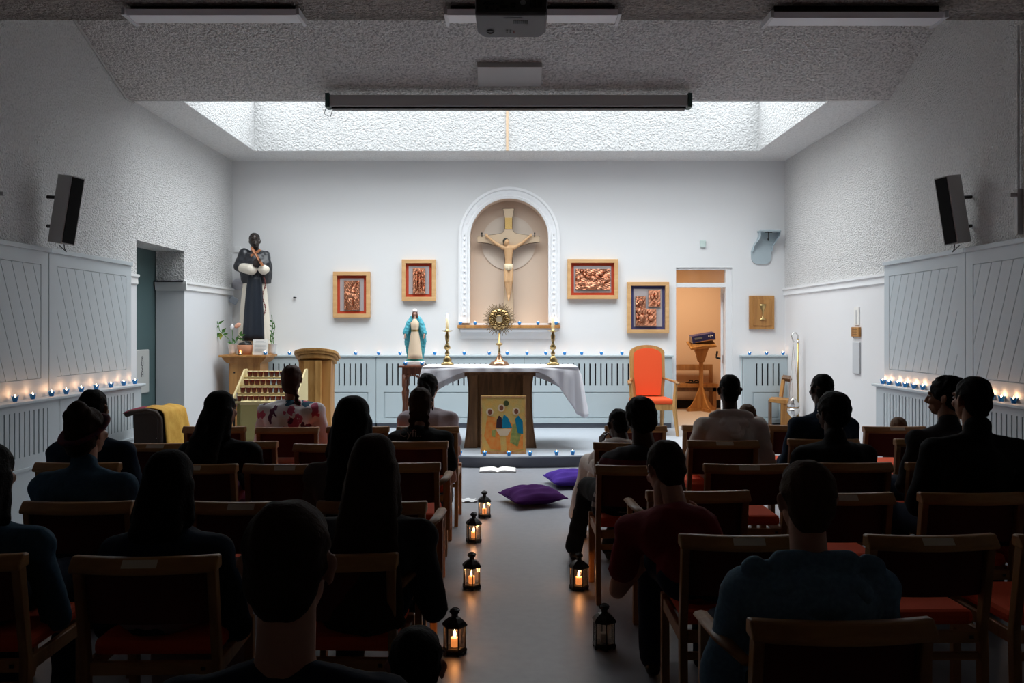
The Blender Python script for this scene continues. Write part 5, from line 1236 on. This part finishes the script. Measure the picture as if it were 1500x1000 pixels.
# ------------------------------------------------------------------ people
def head_proto():
    k = MB(); k.ball((0,-.012,.025),(.073,.093,.088)); k.ball((0,.022,-.03),(.060,.070,.085)); k.ball((0,.055,-.085),(.030,.028,.024))
    k.ball((0,.045,-.055),(.046,.045,.04)); k.cap((0,.088,.01),(0,.108,-.028),.009,.013,n=8); k.ball((0,.098,-.034),(.019,.012,.010),n=8)
    k.cap((-.03,.083,.022),(.03,.083,.022),.012,.012,n=8); k.ball((-.036,.066,-.025),(.022,.022,.022),n=8); k.ball((.036,.066,-.025),(.022,.022,.022),n=8)
    for sg in (-1,1):
        k.ball((sg*.074,-.005,-.008),(.009,.019,.031),(0,0,sg*.35),n=10); k.ball((sg*.081,-.012,.004),(.007,.016,.02),(0,0,sg*.6),n=8)
    k.cap((-.018,.086,-.062),(.018,.086,-.062),.007,.007,n=6); k.cap((-.015,.084,-.071),(.015,.084,-.071),.0075,.0075,n=6)
    k.cap((0,-.015,-.06),(0,-.03,-.15),.050,.055)
    r = remesh(k,.006,2); r.m = [0]*len(r.f)
    def lipf(p): return 3 if (abs(p.x)<.024 and p.y>.084 and -.080<p.z<-.055) else 0
    r.m = [lipf(Vector(r.v[f[0]])) for f in r.f]
    for sg in (-1,1): r.ball((sg*.030,.079,.004),(.0125,.008,.0075),n=10,mi=1); r.ball((sg*.030,.0855,.004),(.0055,.003,.0055),n=8,mi=2)
    return r
def hand_proto():
    k = MB(); k.ball((0,.045,0),(.036,.045,.014)); k.cap((0,-.02,0),(0,.02,0),.024,.026)
    for i,(x,l) in enumerate(((-.027,.066),(-.009,.078),(.009,.074),(.027,.058))):
        a = Vector((x,.078,0)); b = a+Vector((x*.12,l*.45,-.006)); c = b+Vector((x*.05,l*.32,-.018)); d = c+Vector((0,l*.2,-.018))
        k.cap(a,b,.0095,.0088,n=8); k.cap(b,c,.0088,.008,n=8); k.cap(c,d,.008,.0068,n=8)
    k.cap((.028,.02,-.004),(.052,.052,-.014),.012,.0105,n=8); k.cap((.052,.052,-.014),(.056,.082,-.022),.0100,.0080,n=8)
    return remesh(k,.005,1)
HEAD = head_proto(); HAND = hand_proto()
SK = {'light':mat('skin_light',(.52,.27,.18),.55), 'tan':mat('skin_tan',(.34,.16,.09),.55), 'dark':mat('skin_dark',(.055,.024,.014),.5)}
EYEW = mat('eye_white',(.75,.72,.70),.3); IRIS = mat('iris',(.03,.02,.015),.3); LIP = mat('lips',(.35,.12,.10),.5)
HR = {'black':mat('hair_black',(.006,.005,.005),.7,bump=(110,.5,.006),spec=.12), 'brown':mat('hair_brown',(.035,.018,.010),.7,bump=(110,.5,.006),spec=.12), 'light':mat('hair_light_brown',(.085,.048,.026),.7,bump=(110,.5,.006),spec=.12), 'auburn':mat('hair_auburn',(.055,.022,.012),.65,bump=(110,.5,.006),spec=.15)}
def cl(name, c, **k): return mat(name, c, .85, bump=(60,.25,.006), spec=.15, **k)
CL = {'black':cl('black_fabric',(.008,.008,.009)),'navy':cl('navy_fabric',(.010,.022,.045)),'denim':cl('denim_fabric',(.05,.115,.18),var=(60,(.035,.085,.14))),'cream':cl('cream_habit',(.74,.65,.59)),
 'lilac':cl('lilac_shirt',(.58,.50,.54)),'red':cl('dark_red_tee',(.20,.012,.018)),'charcoal':cl('charcoal_fabric',(.035,.033,.035)),'brownk':cl('taupe_knit',(.075,.060,.055)),'magenta':cl('magenta_fabric',(.30,.02,.20)),'pink':cl('pink_fabric',(.30,.12,.22)),
 'dusty':cl('dusty_rose',(.28,.19,.19)),'jeans':cl('dark_jeans',(.012,.020,.040)),'grey':cl('grey_fabric',(.08,.08,.085)),'hood':cl('denim_hoodie',(.17,.29,.40),var=(70,(.11,.20,.29)))}
def floral():
    m = mat('floral_fabric',(.82,.78,.80),.85); nt = m.node_tree; N = nt.nodes; L = nt.links; p = N['Principled BSDF']; tc = N.new('ShaderNodeTexCoord'); last = None
    for sc,th,col,off in ((5.5,.34,(.02,.10,.17),0),(7,.26,(.55,.09,.17),3.1),(9,.24,(.10,.015,.06),7.7)):
        mp = N.new('ShaderNodeMapping'); mp.inputs['Location'].default_value = (off,off*.7,off*.3); mp.inputs['Scale'].default_value = (1,.6,.7 if sc != 12 else .45); L.new(tc.outputs['Object'], mp.inputs[0])
        ns = N.new('ShaderNodeTexNoise'); ns.inputs['Scale'].default_value = 14; L.new(mp.outputs[0], ns.inputs[0])
        mxv = N.new('ShaderNodeMix'); mxv.data_type='RGBA'; mxv.inputs[0].default_value = .12; L.new(mp.outputs[0], mxv.inputs[6]); L.new(ns.outputs['Color'], mxv.inputs[7])
        v = N.new('ShaderNodeTexVoronoi'); v.inputs['Scale'].default_value = sc; L.new(mxv.outputs[2], v.inputs['Vector'])
        lt = N.new('ShaderNodeMath'); lt.operation='LESS_THAN'; lt.inputs[1].default_value = th; L.new(v.outputs['Distance'], lt.inputs[0])
        mx = N.new('ShaderNodeMix'); mx.data_type='RGBA'; mx.inputs[7].default_value = (*col,1); L.new(lt.outputs[0], mx.inputs[0])
        if last is None: mx.inputs[6].default_value = (.84,.80,.82,1)
        else: L.new(last, mx.inputs[6])
        last = mx.outputs[2]
    L.new(last, p.inputs['Base Color']); return m
def striped():
    m = mat('striped_fabric',(.02,.012,.02),.85); nt = m.node_tree; N = nt.nodes; L = nt.links; p = N['Principled BSDF']; tc = N.new('ShaderNodeTexCoord'); sp = N.new('ShaderNodeSeparateXYZ'); L.new(tc.outputs['Object'], sp.inputs[0])
    r = N.new('ShaderNodeValToRGB'); r.color_ramp.interpolation = 'CONSTANT'; e = r.color_ramp.elements; e[0].position = 0; e[0].color = (.012,.008,.014,1); e[1].position = .50; e[1].color = (.25,.22,.22,1)
    for pos,col in ((.53,(.015,.008,.015,1)),(.56,(.25,.22,.22,1)),(.585,(.012,.008,.014,1)),(.72,(.12,.012,.03,1)),(.80,(.012,.008,.014,1)),(.88,(.14,.02,.04,1))): x_ = e.new(pos); x_.color = col
    ma = N.new('ShaderNodeMath'); ma.operation='MULTIPLY'; ma.inputs[1].default_value = 1.0; L.new(sp.outputs['Z'], ma.inputs[0]); L.new(ma.outputs[0], r.inputs[0]); L.new(r.outputs[0], p.inputs['Base Color']); return m
CL['floral'] = floral(); CL['stripe'] = striped()

def person(px, py, yr, hip, label, hair='short', hc='black', top='black', bot='jeans', skin='light', shw=.185, k=1.0, yaw=0, pitch=0, hipy=None, fwd=.04, sleeve='long', shoe='black', pose='sit', leg=None, extra=(), hs=1.0, cat='person', w=1.0, headband=False, roll=0, bodyyaw=0):
    if pose == 'sit': hipY = yr+.245 if hipy is None else hipy
    else: hipY = yr
    Yh = hipY+fwd; s_ = F/Yh; sh_ = F/hipY
    hipX = (hip-CX)/sh_
    root = thing('person', label, cat, (hipX,hipY,0))
    Hc = Vector(((px-CX)/s_-hipX, fwd, EYE-(py-CY)/s_-.112*hs)) # head centre, local
    N0 = Hc+Vector((0,-.035-.02*pitch,-.172*hs+.02*abs(pitch)))
    if pose == 'sit': hz = .47+.09*k
    elif pose == 'stand': hz = Hc.z*.50
    else: hz = .12
    P0 = Vector((0,0,hz)); C = P0.lerp(N0,.62)+Vector((0,-.025*k,0)); 
    
    sx = shw-.01
    lat = Vector((1,0,0)); 
    S = [N0+Vector((sg*sx,-.0,-.088*k)) for sg in (-1,1)]
    if pose == 'sit':
        kn = [Vector((sg*.13*k*w, .43*k, hz-.02)) for sg in (-1,1)]
        an = [Vector((sg*.12*k, .40*k+.02, .08 if k>.8 else hz-.02-.40*k)) for sg in (-1,1)]
        if leg:
            kn = [kn[i]+Vector((leg[0],leg[1],0)) for i in (0,1)]; an = [an[i]+Vector((leg[2],leg[3],0)) for i in (0,1)]
        E = [S[i]+Vector((sg*.055,.06,-.27*k)) for i,sg in enumerate((-1,1))]
        Wr = [Vector((sg*.075,.27*k,hz+.10)) for sg in (-1,1)]
    elif pose == 'stand':
        kn = [Vector((sg*.05,.02,hz*.5)) for sg in (-1,1)]; an = [Vector((sg*.055,.0,.06)) for sg in (-1,1)]
        E = [S[i]+Vector((sg*.03,.0,-.14*k)) for i,sg in enumerate((-1,1))]; Wr = [E[i]+Vector((0,.06,-.12*k)) for i in (0,1)]
    for i,e in enumerate(E):                       # elbows may not drop below a sensible length
        pass
    hipj = [P0+Vector((sg*.085*k*w,0,0)) for sg in (-1,1)]
    def torso(m, g):
        m.ball(P0+Vector((0,0,.02)),((.16*k*w+g),(.125*k+g),(.12*k+g)),n=14)
        m.cap(P0,C,.125*k*w+g,.125*k*w+g,n=14)
        m.cap(C+Vector((-.05*k*w,0,0)),C+Vector((.05*k*w,0,0)),.115*k+g,.115*k+g,n=14)
        for i in (0,1):
            m.cap(S[i],C+Vector(((-1,1)[i]*.06*k,-.01,.02)),.062*k+g,.10*k+g)
            m.cap(N0+Vector((0,-.005,-.03*k)),S[i],.042*k+g,.058*k+g)
        m.cap(S[0]*.6+S[1]*.4-Vector((0,.0,.03)),S[1]*.6+S[0]*.4-Vector((0,0,.03)),.085*k+g,.085*k+g)
    def arms(m, g, full=True):
        for i in (0,1):
            if full: m.cap(S[i],E[i],.052*k+g,.042*k+g); m.cap(E[i],Wr[i],.042*k+g,.028*k+g)
            else: m.cap(S[i],S[i].lerp(E[i],.62),.055*k+g,.055*k+g)
    def legs(m, g, low=True):
        for i in (0,1):
            m.cap(hipj[i],kn[i],.085*k+g,.060*k+g); 
            if low: m.cap(kn[i],an[i],.057*k+g,.038*k+g+(.012 if g else 0))
    b = MB(); torso(b,0); arms(b,0); legs(b,0)
    b.cap(N0-Vector((0,0,.03)),Hc+Vector((0,-.01,-.05*hs)),.060*hs,.056*hs)
    for i in (0,1): b.cap(an[i],an[i]+Vector((0,.02,-.03)),.034*k,.034*k)
    body = remesh(b,.013,3)
    Mh = Matrix.Translation(Hc)@Matrix.Rotation(yaw,4,'Z')@Matrix.Rotation(-pitch,4,'X')@Matrix.Rotation(roll,4,'Y')@Matrix.Scale(hs,4)
    body.merge(HEAD, Mh)
    for i,sg in enumerate((-1,1)):
        d = (Wr[i]-E[i]).normalized(); rot = d.to_track_quat('Y','Z').to_matrix().to_4x4()
        Ms = Matrix.Scale(-1,4,Vector((1,0,0))) if i == 1 else Matrix.Identity(4)
        rz = Matrix.Rotation(sg*-.35,4,'Z') if pose=='sit' else Matrix.Identity(4)
        body.merge(HAND, Matrix.Translation(Wr[i])@rot@rz@Ms@Matrix.Scale(.95*max(k,.6),4))
    body.build('body', [SK[skin],EYEW,IRIS,LIP], root, local=True, smooth=True)
    # clothes
    t_ = MB(); torso(t_,.016)
    arms(t_,.014, sleeve=='long')
    if 'puff' in extra: 
        for i in (0,1): t_.cap(S[i],E[i],.075*k,.07*k)
    if 'jacket' in extra:
        for i in (0,1): t_.cap(S[i],E[i],.078*k,.066*k); t_.cap(E[i],Wr[i],.06*k,.045*k)
        t_.cap(N0+Vector((0,-.02,-.01)),N0+Vector((0,-.02,.035)),.075,.066)
    if 'cape' in extra:
        for i in (0,1):
            for j in range(5):
                f = j/4; t_.cap(N0+Vector((0,-.02,-.02)), S[i]*(1-f)+E[i]*f+Vector(((-1,1)[i]*.03*f,-.03,0)),.05,.07)
            t_.cap(S[i],E[i],.08,.085)
    if 'collar' in extra: t_.cap(N0+Vector((0,-.005,-.01)),N0+Vector((0,0,.03)),.068,.062)
    tm = remesh(t_,.013,3,noise=.0035,nscale=1.0); tm.build('hooded_top' if 'hood' in extra else ('jacket' if 'jacket' in extra else 'shirt'), CL[top], root, local=True, smooth=True)
    if 'hood' in extra:
        h = MB(); hw = .12 if top == 'cream' else .165; hd = .21 if top == 'cream' else .23
        cN = N0+Vector((0,-.085,-.035))
        for j in range(19):
            a = PI*j/18; p1 = cN+Vector((hw*math.cos(a)*1.0,.06-.10*math.sin(a)*.75,.025-hd*math.sin(a)))
            h.ball(p1,(.042,.034,.036),n=10)
        for j in range(15):
            a = PI*j/14; h.ball(cN+Vector((hw*.55*math.cos(a),.03-.10*math.sin(a),.01-hd*.52*math.sin(a))),(.03,.030,.024),n=8)
        h.cap(cN+Vector((-hw*.6,.0,-.03)),cN+Vector((hw*.6,0,-.03)),.045,.045); h.cap(cN+Vector((-hw*.35,-.01,-.08)),cN+Vector((hw*.35,-.01,-.08)),.045,.045)
        h.cap(cN+Vector((-.09,.05,.04)),cN+Vector((.09,.05,.04)),.04,.04)
        hm = remesh(h,.010,2,noise=.003,nscale=1.3); hm.build('hood', CL[top], root, local=True, smooth=True)
    l_ = MB(); l_.ball(P0,(.165*k*w+.012,.13*k+.012,.11*k)); legs(l_,.013)
    if bot in ('cream',) or 'skirt' in extra:
        l_.cap(hipj[0].lerp(hipj[1],.5),kn[0].lerp(kn[1],.5),.10*k,.08*k); 
        for f in (0,.33,.66,1): l_.cap(kn[0].lerp(kn[1],f),an[0].lerp(an[1],f)+Vector((0,0,.06)),.075*k,.10*k)
    lm = remesh(l_,.015,3,noise=.004,nscale=.8); lm.build('skirt' if ('skirt' in extra or bot=='cream') else 'trousers', CL[bot], root, local=True, smooth=True)
    for i in (0,1):
        q = MB(); a = an[i]; q.cap(a+Vector((0,-.03,-.045)),a+Vector((0,.13*k,-.05)),.038*k,.034*k); q.cap(a+Vector((0,.0,-.0)),a+Vector((0,.02,-.03)),.045*k,.04*k)
        sm = remesh(q,.012,2); sm.v = [(x,y,max(z,a.z-.078)) for x,y,z in sm.v]; sm.build('shoe', M['black'] if shoe=='black' else CL['cream'], root, local=True, smooth=True)
    # hair (built in head space)
    g = MB(); vox = .009; nz_ = .003
    if hair in ('short','crop','afro','curly'):
        e = {'short':.0,'crop':-.006,'afro':.014,'curly':.008}[hair]
        g.ball((0,-.020,.034),(.080+e,.096+e,.088+e)); g.ball((0,-.050,-.015),(.070+e,.058+e,.060+e)); g.ball((0,-.055,-.055),(.050,.038,.035))
        if hair == 'curly': 
            rr = random.Random(3)
            for j in range(26):
                a = rr.uniform(0,2*PI); bq = rr.uniform(.1,1.3); g.ball((.078*math.cos(a)*math.cos(bq),-.02+.09*math.sin(a)*math.cos(bq),.05+.075*math.sin(bq)),.018,n=6)
    else:
        g.ball((0,-.022,.030),(.086,.100,.092)); g.ball((0,-.045,-.03),(.080,.065,.08))
        down = {'long':.56,'longwide':.50,'bob':.16,'bun':0,'pony':0,'braid':0,'braids':0}[hair]
        if hair in ('long','longwide','bob'):
            wd0,wd1 = {'long':(.088,.105),'longwide':(.092,.150),'bob':(.088,.095)}[hair]; nn = 24
            for j in range(nn+1):
                f = j/nn; z = .0-down*f; g.ball((0,-.055-.155*min(1,f*down/.30),z),(wd0+(wd1-wd0)*f,.058-.012*f,.05),n=12)
            for sg in (-1,1): g.cap((sg*.066,-.03,-.0),(sg*.080,-.07,-.14 if down>.2 else -.12),.03,.04)
        if hair in ('braid','bun','pony','braids'): g.ball((0,-.055,-.045),(.074,.060,.075))
        if hair == 'bun': g.ball((.02,-.085,.115),(.045,.045,.04)); g.ball((-.035,-.075,.085),(.03,.03,.03)); g.ball((.045,-.06,.09),(.03,.03,.03))
        if hair == 'pony':
            g.cap((0,-.10,.02),(.04,-.13,-.05),.03,.03); g.cap((.04,-.13,-.05),(.075,-.12,-.14),.03,.018); g.cap((.075,-.12,-.14),(.085,-.10,-.20),.015,.007)
        if hair in ('braid','braids'):
            for sg in ((1,) if hair=='braid' else (-1,1)):
                for j in range(9):
                    f = j/8; x_ = (.03+.07*f) if hair == 'braid' else sg*(.045+.02*f)
                    g.ball((x_+(.006 if j%2 else -.006),-.085-.02*f,-.06-.20*f),(.026-.010*f,.022-.008*f,.020),n=8)
    hm = remesh(g,vox,5 if hair in ('long','longwide','bob') else 2,noise=nz_,nscale=2.5 if hair not in ('long','longwide','bob') else 1.6)
    o_ = MB(); o_.merge(hm, Mh); o_.build('hair', HR[hc], root, local=True, smooth=True)
    if headband:
        q = MB(); q.tube([Vector((.088*math.cos(a*PI/12),-.02+.103*math.sin(a*PI/12),.012+.055*math.sin(a*PI/12))) for a in range(24)],.020,8,closed=True,flat=.45)
        o_ = MB(); o_.merge(q, Mh); o_.build('headband', mat('headband_red',(.20,.03,.03),.8,var=(50,(.04,.015,.06))), root, local=True, smooth=True)
    root.rotation_euler.z = bodyyaw
    return root, Hc, N0, C, S
random.seed(21)
person(428,535,6.67,418,'woman in white floral top with brown side braid, first row left','braid','auburn','floral','pink','tan',shw=.215,w=1.15,extra=('puff',),sleeve='short',fwd=.05)
person(138,571,4.84,128,'person in dark navy top, behind the red headband, left wall','short','black','navy','jeans','tan',shw=.20,extra=('puff',))
person(128,597,3.76,112,'woman with bun, red headband and blue denim shirt, left block','bun','brown','denim','jeans','light',shw=.19,yaw=-.25,headband=True,extra=('collar',))
person(325,573,4.86,300,'person with long black hair and magenta skirt, left block third row','longwide','black','black','pink','light',shw=.19,yaw=-.35,extra=('skirt','puff'))
person(627,548,6.66,626,'woman in pale lilac top with dark ponytail near aisle, first row','pony','black','lilac','jeans','light',shw=.185,sleeve='short',yaw=-.2,pitch=.25)
r6 = person(616,568,5.76,611,'person in black lettered tee with two braids, second row left','braids','brown','black','jeans','light',shw=.175,sleeve='short')
person(517,581,3.74,522,'person with very long straight black hair, left block near aisle','long','black','brownk','jeans','light',shw=.165)
person(548,637,2.86,530,'person with long wavy brown hair and dark plaid shirt, fifth row','longwide','brown','charcoal','jeans','light',shw=.175,hs=1.0)
person(250,660,2.84,236,'person with dark bob in navy sweater and dusty pink skirt, left','bob','black','navy','dusty','light',shw=.18,extra=('puff','skirt'))
person(424,735,1.27,424,'person with short dark hair and navy tee nearest the camera','short','brown','navy','jeans','light',shw=.18,sleeve='short',fwd=.03)
person(-14,650,2.86,-40,'person with long dark hair in denim, cut by left picture edge','longwide','black','denim','jeans','light',shw=.19)
person(610,918,2.13,610,'small child with dark hair low beside aisle at bottom edge','short','black','black','jeans','light',shw=.10,k=.62,pose='stand',fwd=.0,hs=.86,cat='person')
person(938,585,4.74,915,'person in dark striped top with afro hair leaning left, right aisle','afro','black','stripe','black','dark',shw=.18,extra=('puff',),sleeve='short',yaw=.3,pitch=.1,roll=-.12,leg=(-.04,.02,-.12,.34))
person(906,600,5.77,903,'bowed man in cream habit partly hidden, second row at right aisle','crop','black','cream','cream','dark',shw=.16,fwd=.20,pitch=.5,shoe='cream',yaw=.2,leg=(-.02,.0,-.09,.12))
person(1068,548,5.79,1060,'man in cream hooded habit, second row of the right block','crop','black','cream','cream','dark',shw=.20,extra=('hood','cape'),w=1.05,shoe='cream')
person(1094,592,6.66,1104,'child with brown hair in magenta top beyond the cream habit','short','light','magenta','magenta','light',shw=.13,k=.72,hs=.9)
person(1203,547,5.80,1207,'man with cropped dark hair in navy jacket, right block','crop','black','navy','jeans','dark',shw=.185,yaw=.15,extra=('jacket',))
person(1219,577,4.86,1230,'person with tight dark cap of hair in black jacket, right block','afro','black','black','black','dark',shw=.19,yaw=.35,extra=('jacket',))
person(1385,554,4.86,1390,'bearded man with curly dark hair and blue collar facing left','curly','black','charcoal','jeans','tan',shw=.19,yaw=.9,extra=('collar',))
person(1423,552,3.98,1412,'man with short dark hair in large black jacket near right wall','short','black','black','jeans','tan',shw=.21,yaw=.2,extra=('jacket',),w=1.1)
person(1315,611,7.35,1315,'small child whose brown hair shows above an empty chair rail','short','light','charcoal','jeans','light',shw=.10,k=.62,pose='stand',fwd=0,hs=.86)
person(974,648,3.20,1024,'man in dark red tee leaning forward, fourth row right aisle','short','brown','red','jeans','light',shw=.155,fwd=.24,pitch=.35,yaw=.35,sleeve='short',w=.98,hipy=3.42,bodyyaw=0)
person(1180,675,2.21,1176,'man with short light brown hair in blue denim hooded top','short','light','hood','jeans','light',shw=.195,extra=('hood','puff'))
person(1528,640,3.98,1560,'person in dark clothes cut off by right picture edge','short','black','grey','jeans','light',shw=.19)
# lettering on the back of the black tee
root,Hc,N0,C,S = r6
tm = text_mb('Cyfi..',.075,.001); q = MB(); q.merge(tm, Matrix.Translation((-.03,-.155,.83))@Matrix.Rotation(PI/2,4,'X')); q.build('printed_lettering', M['linen'], root, local=True)
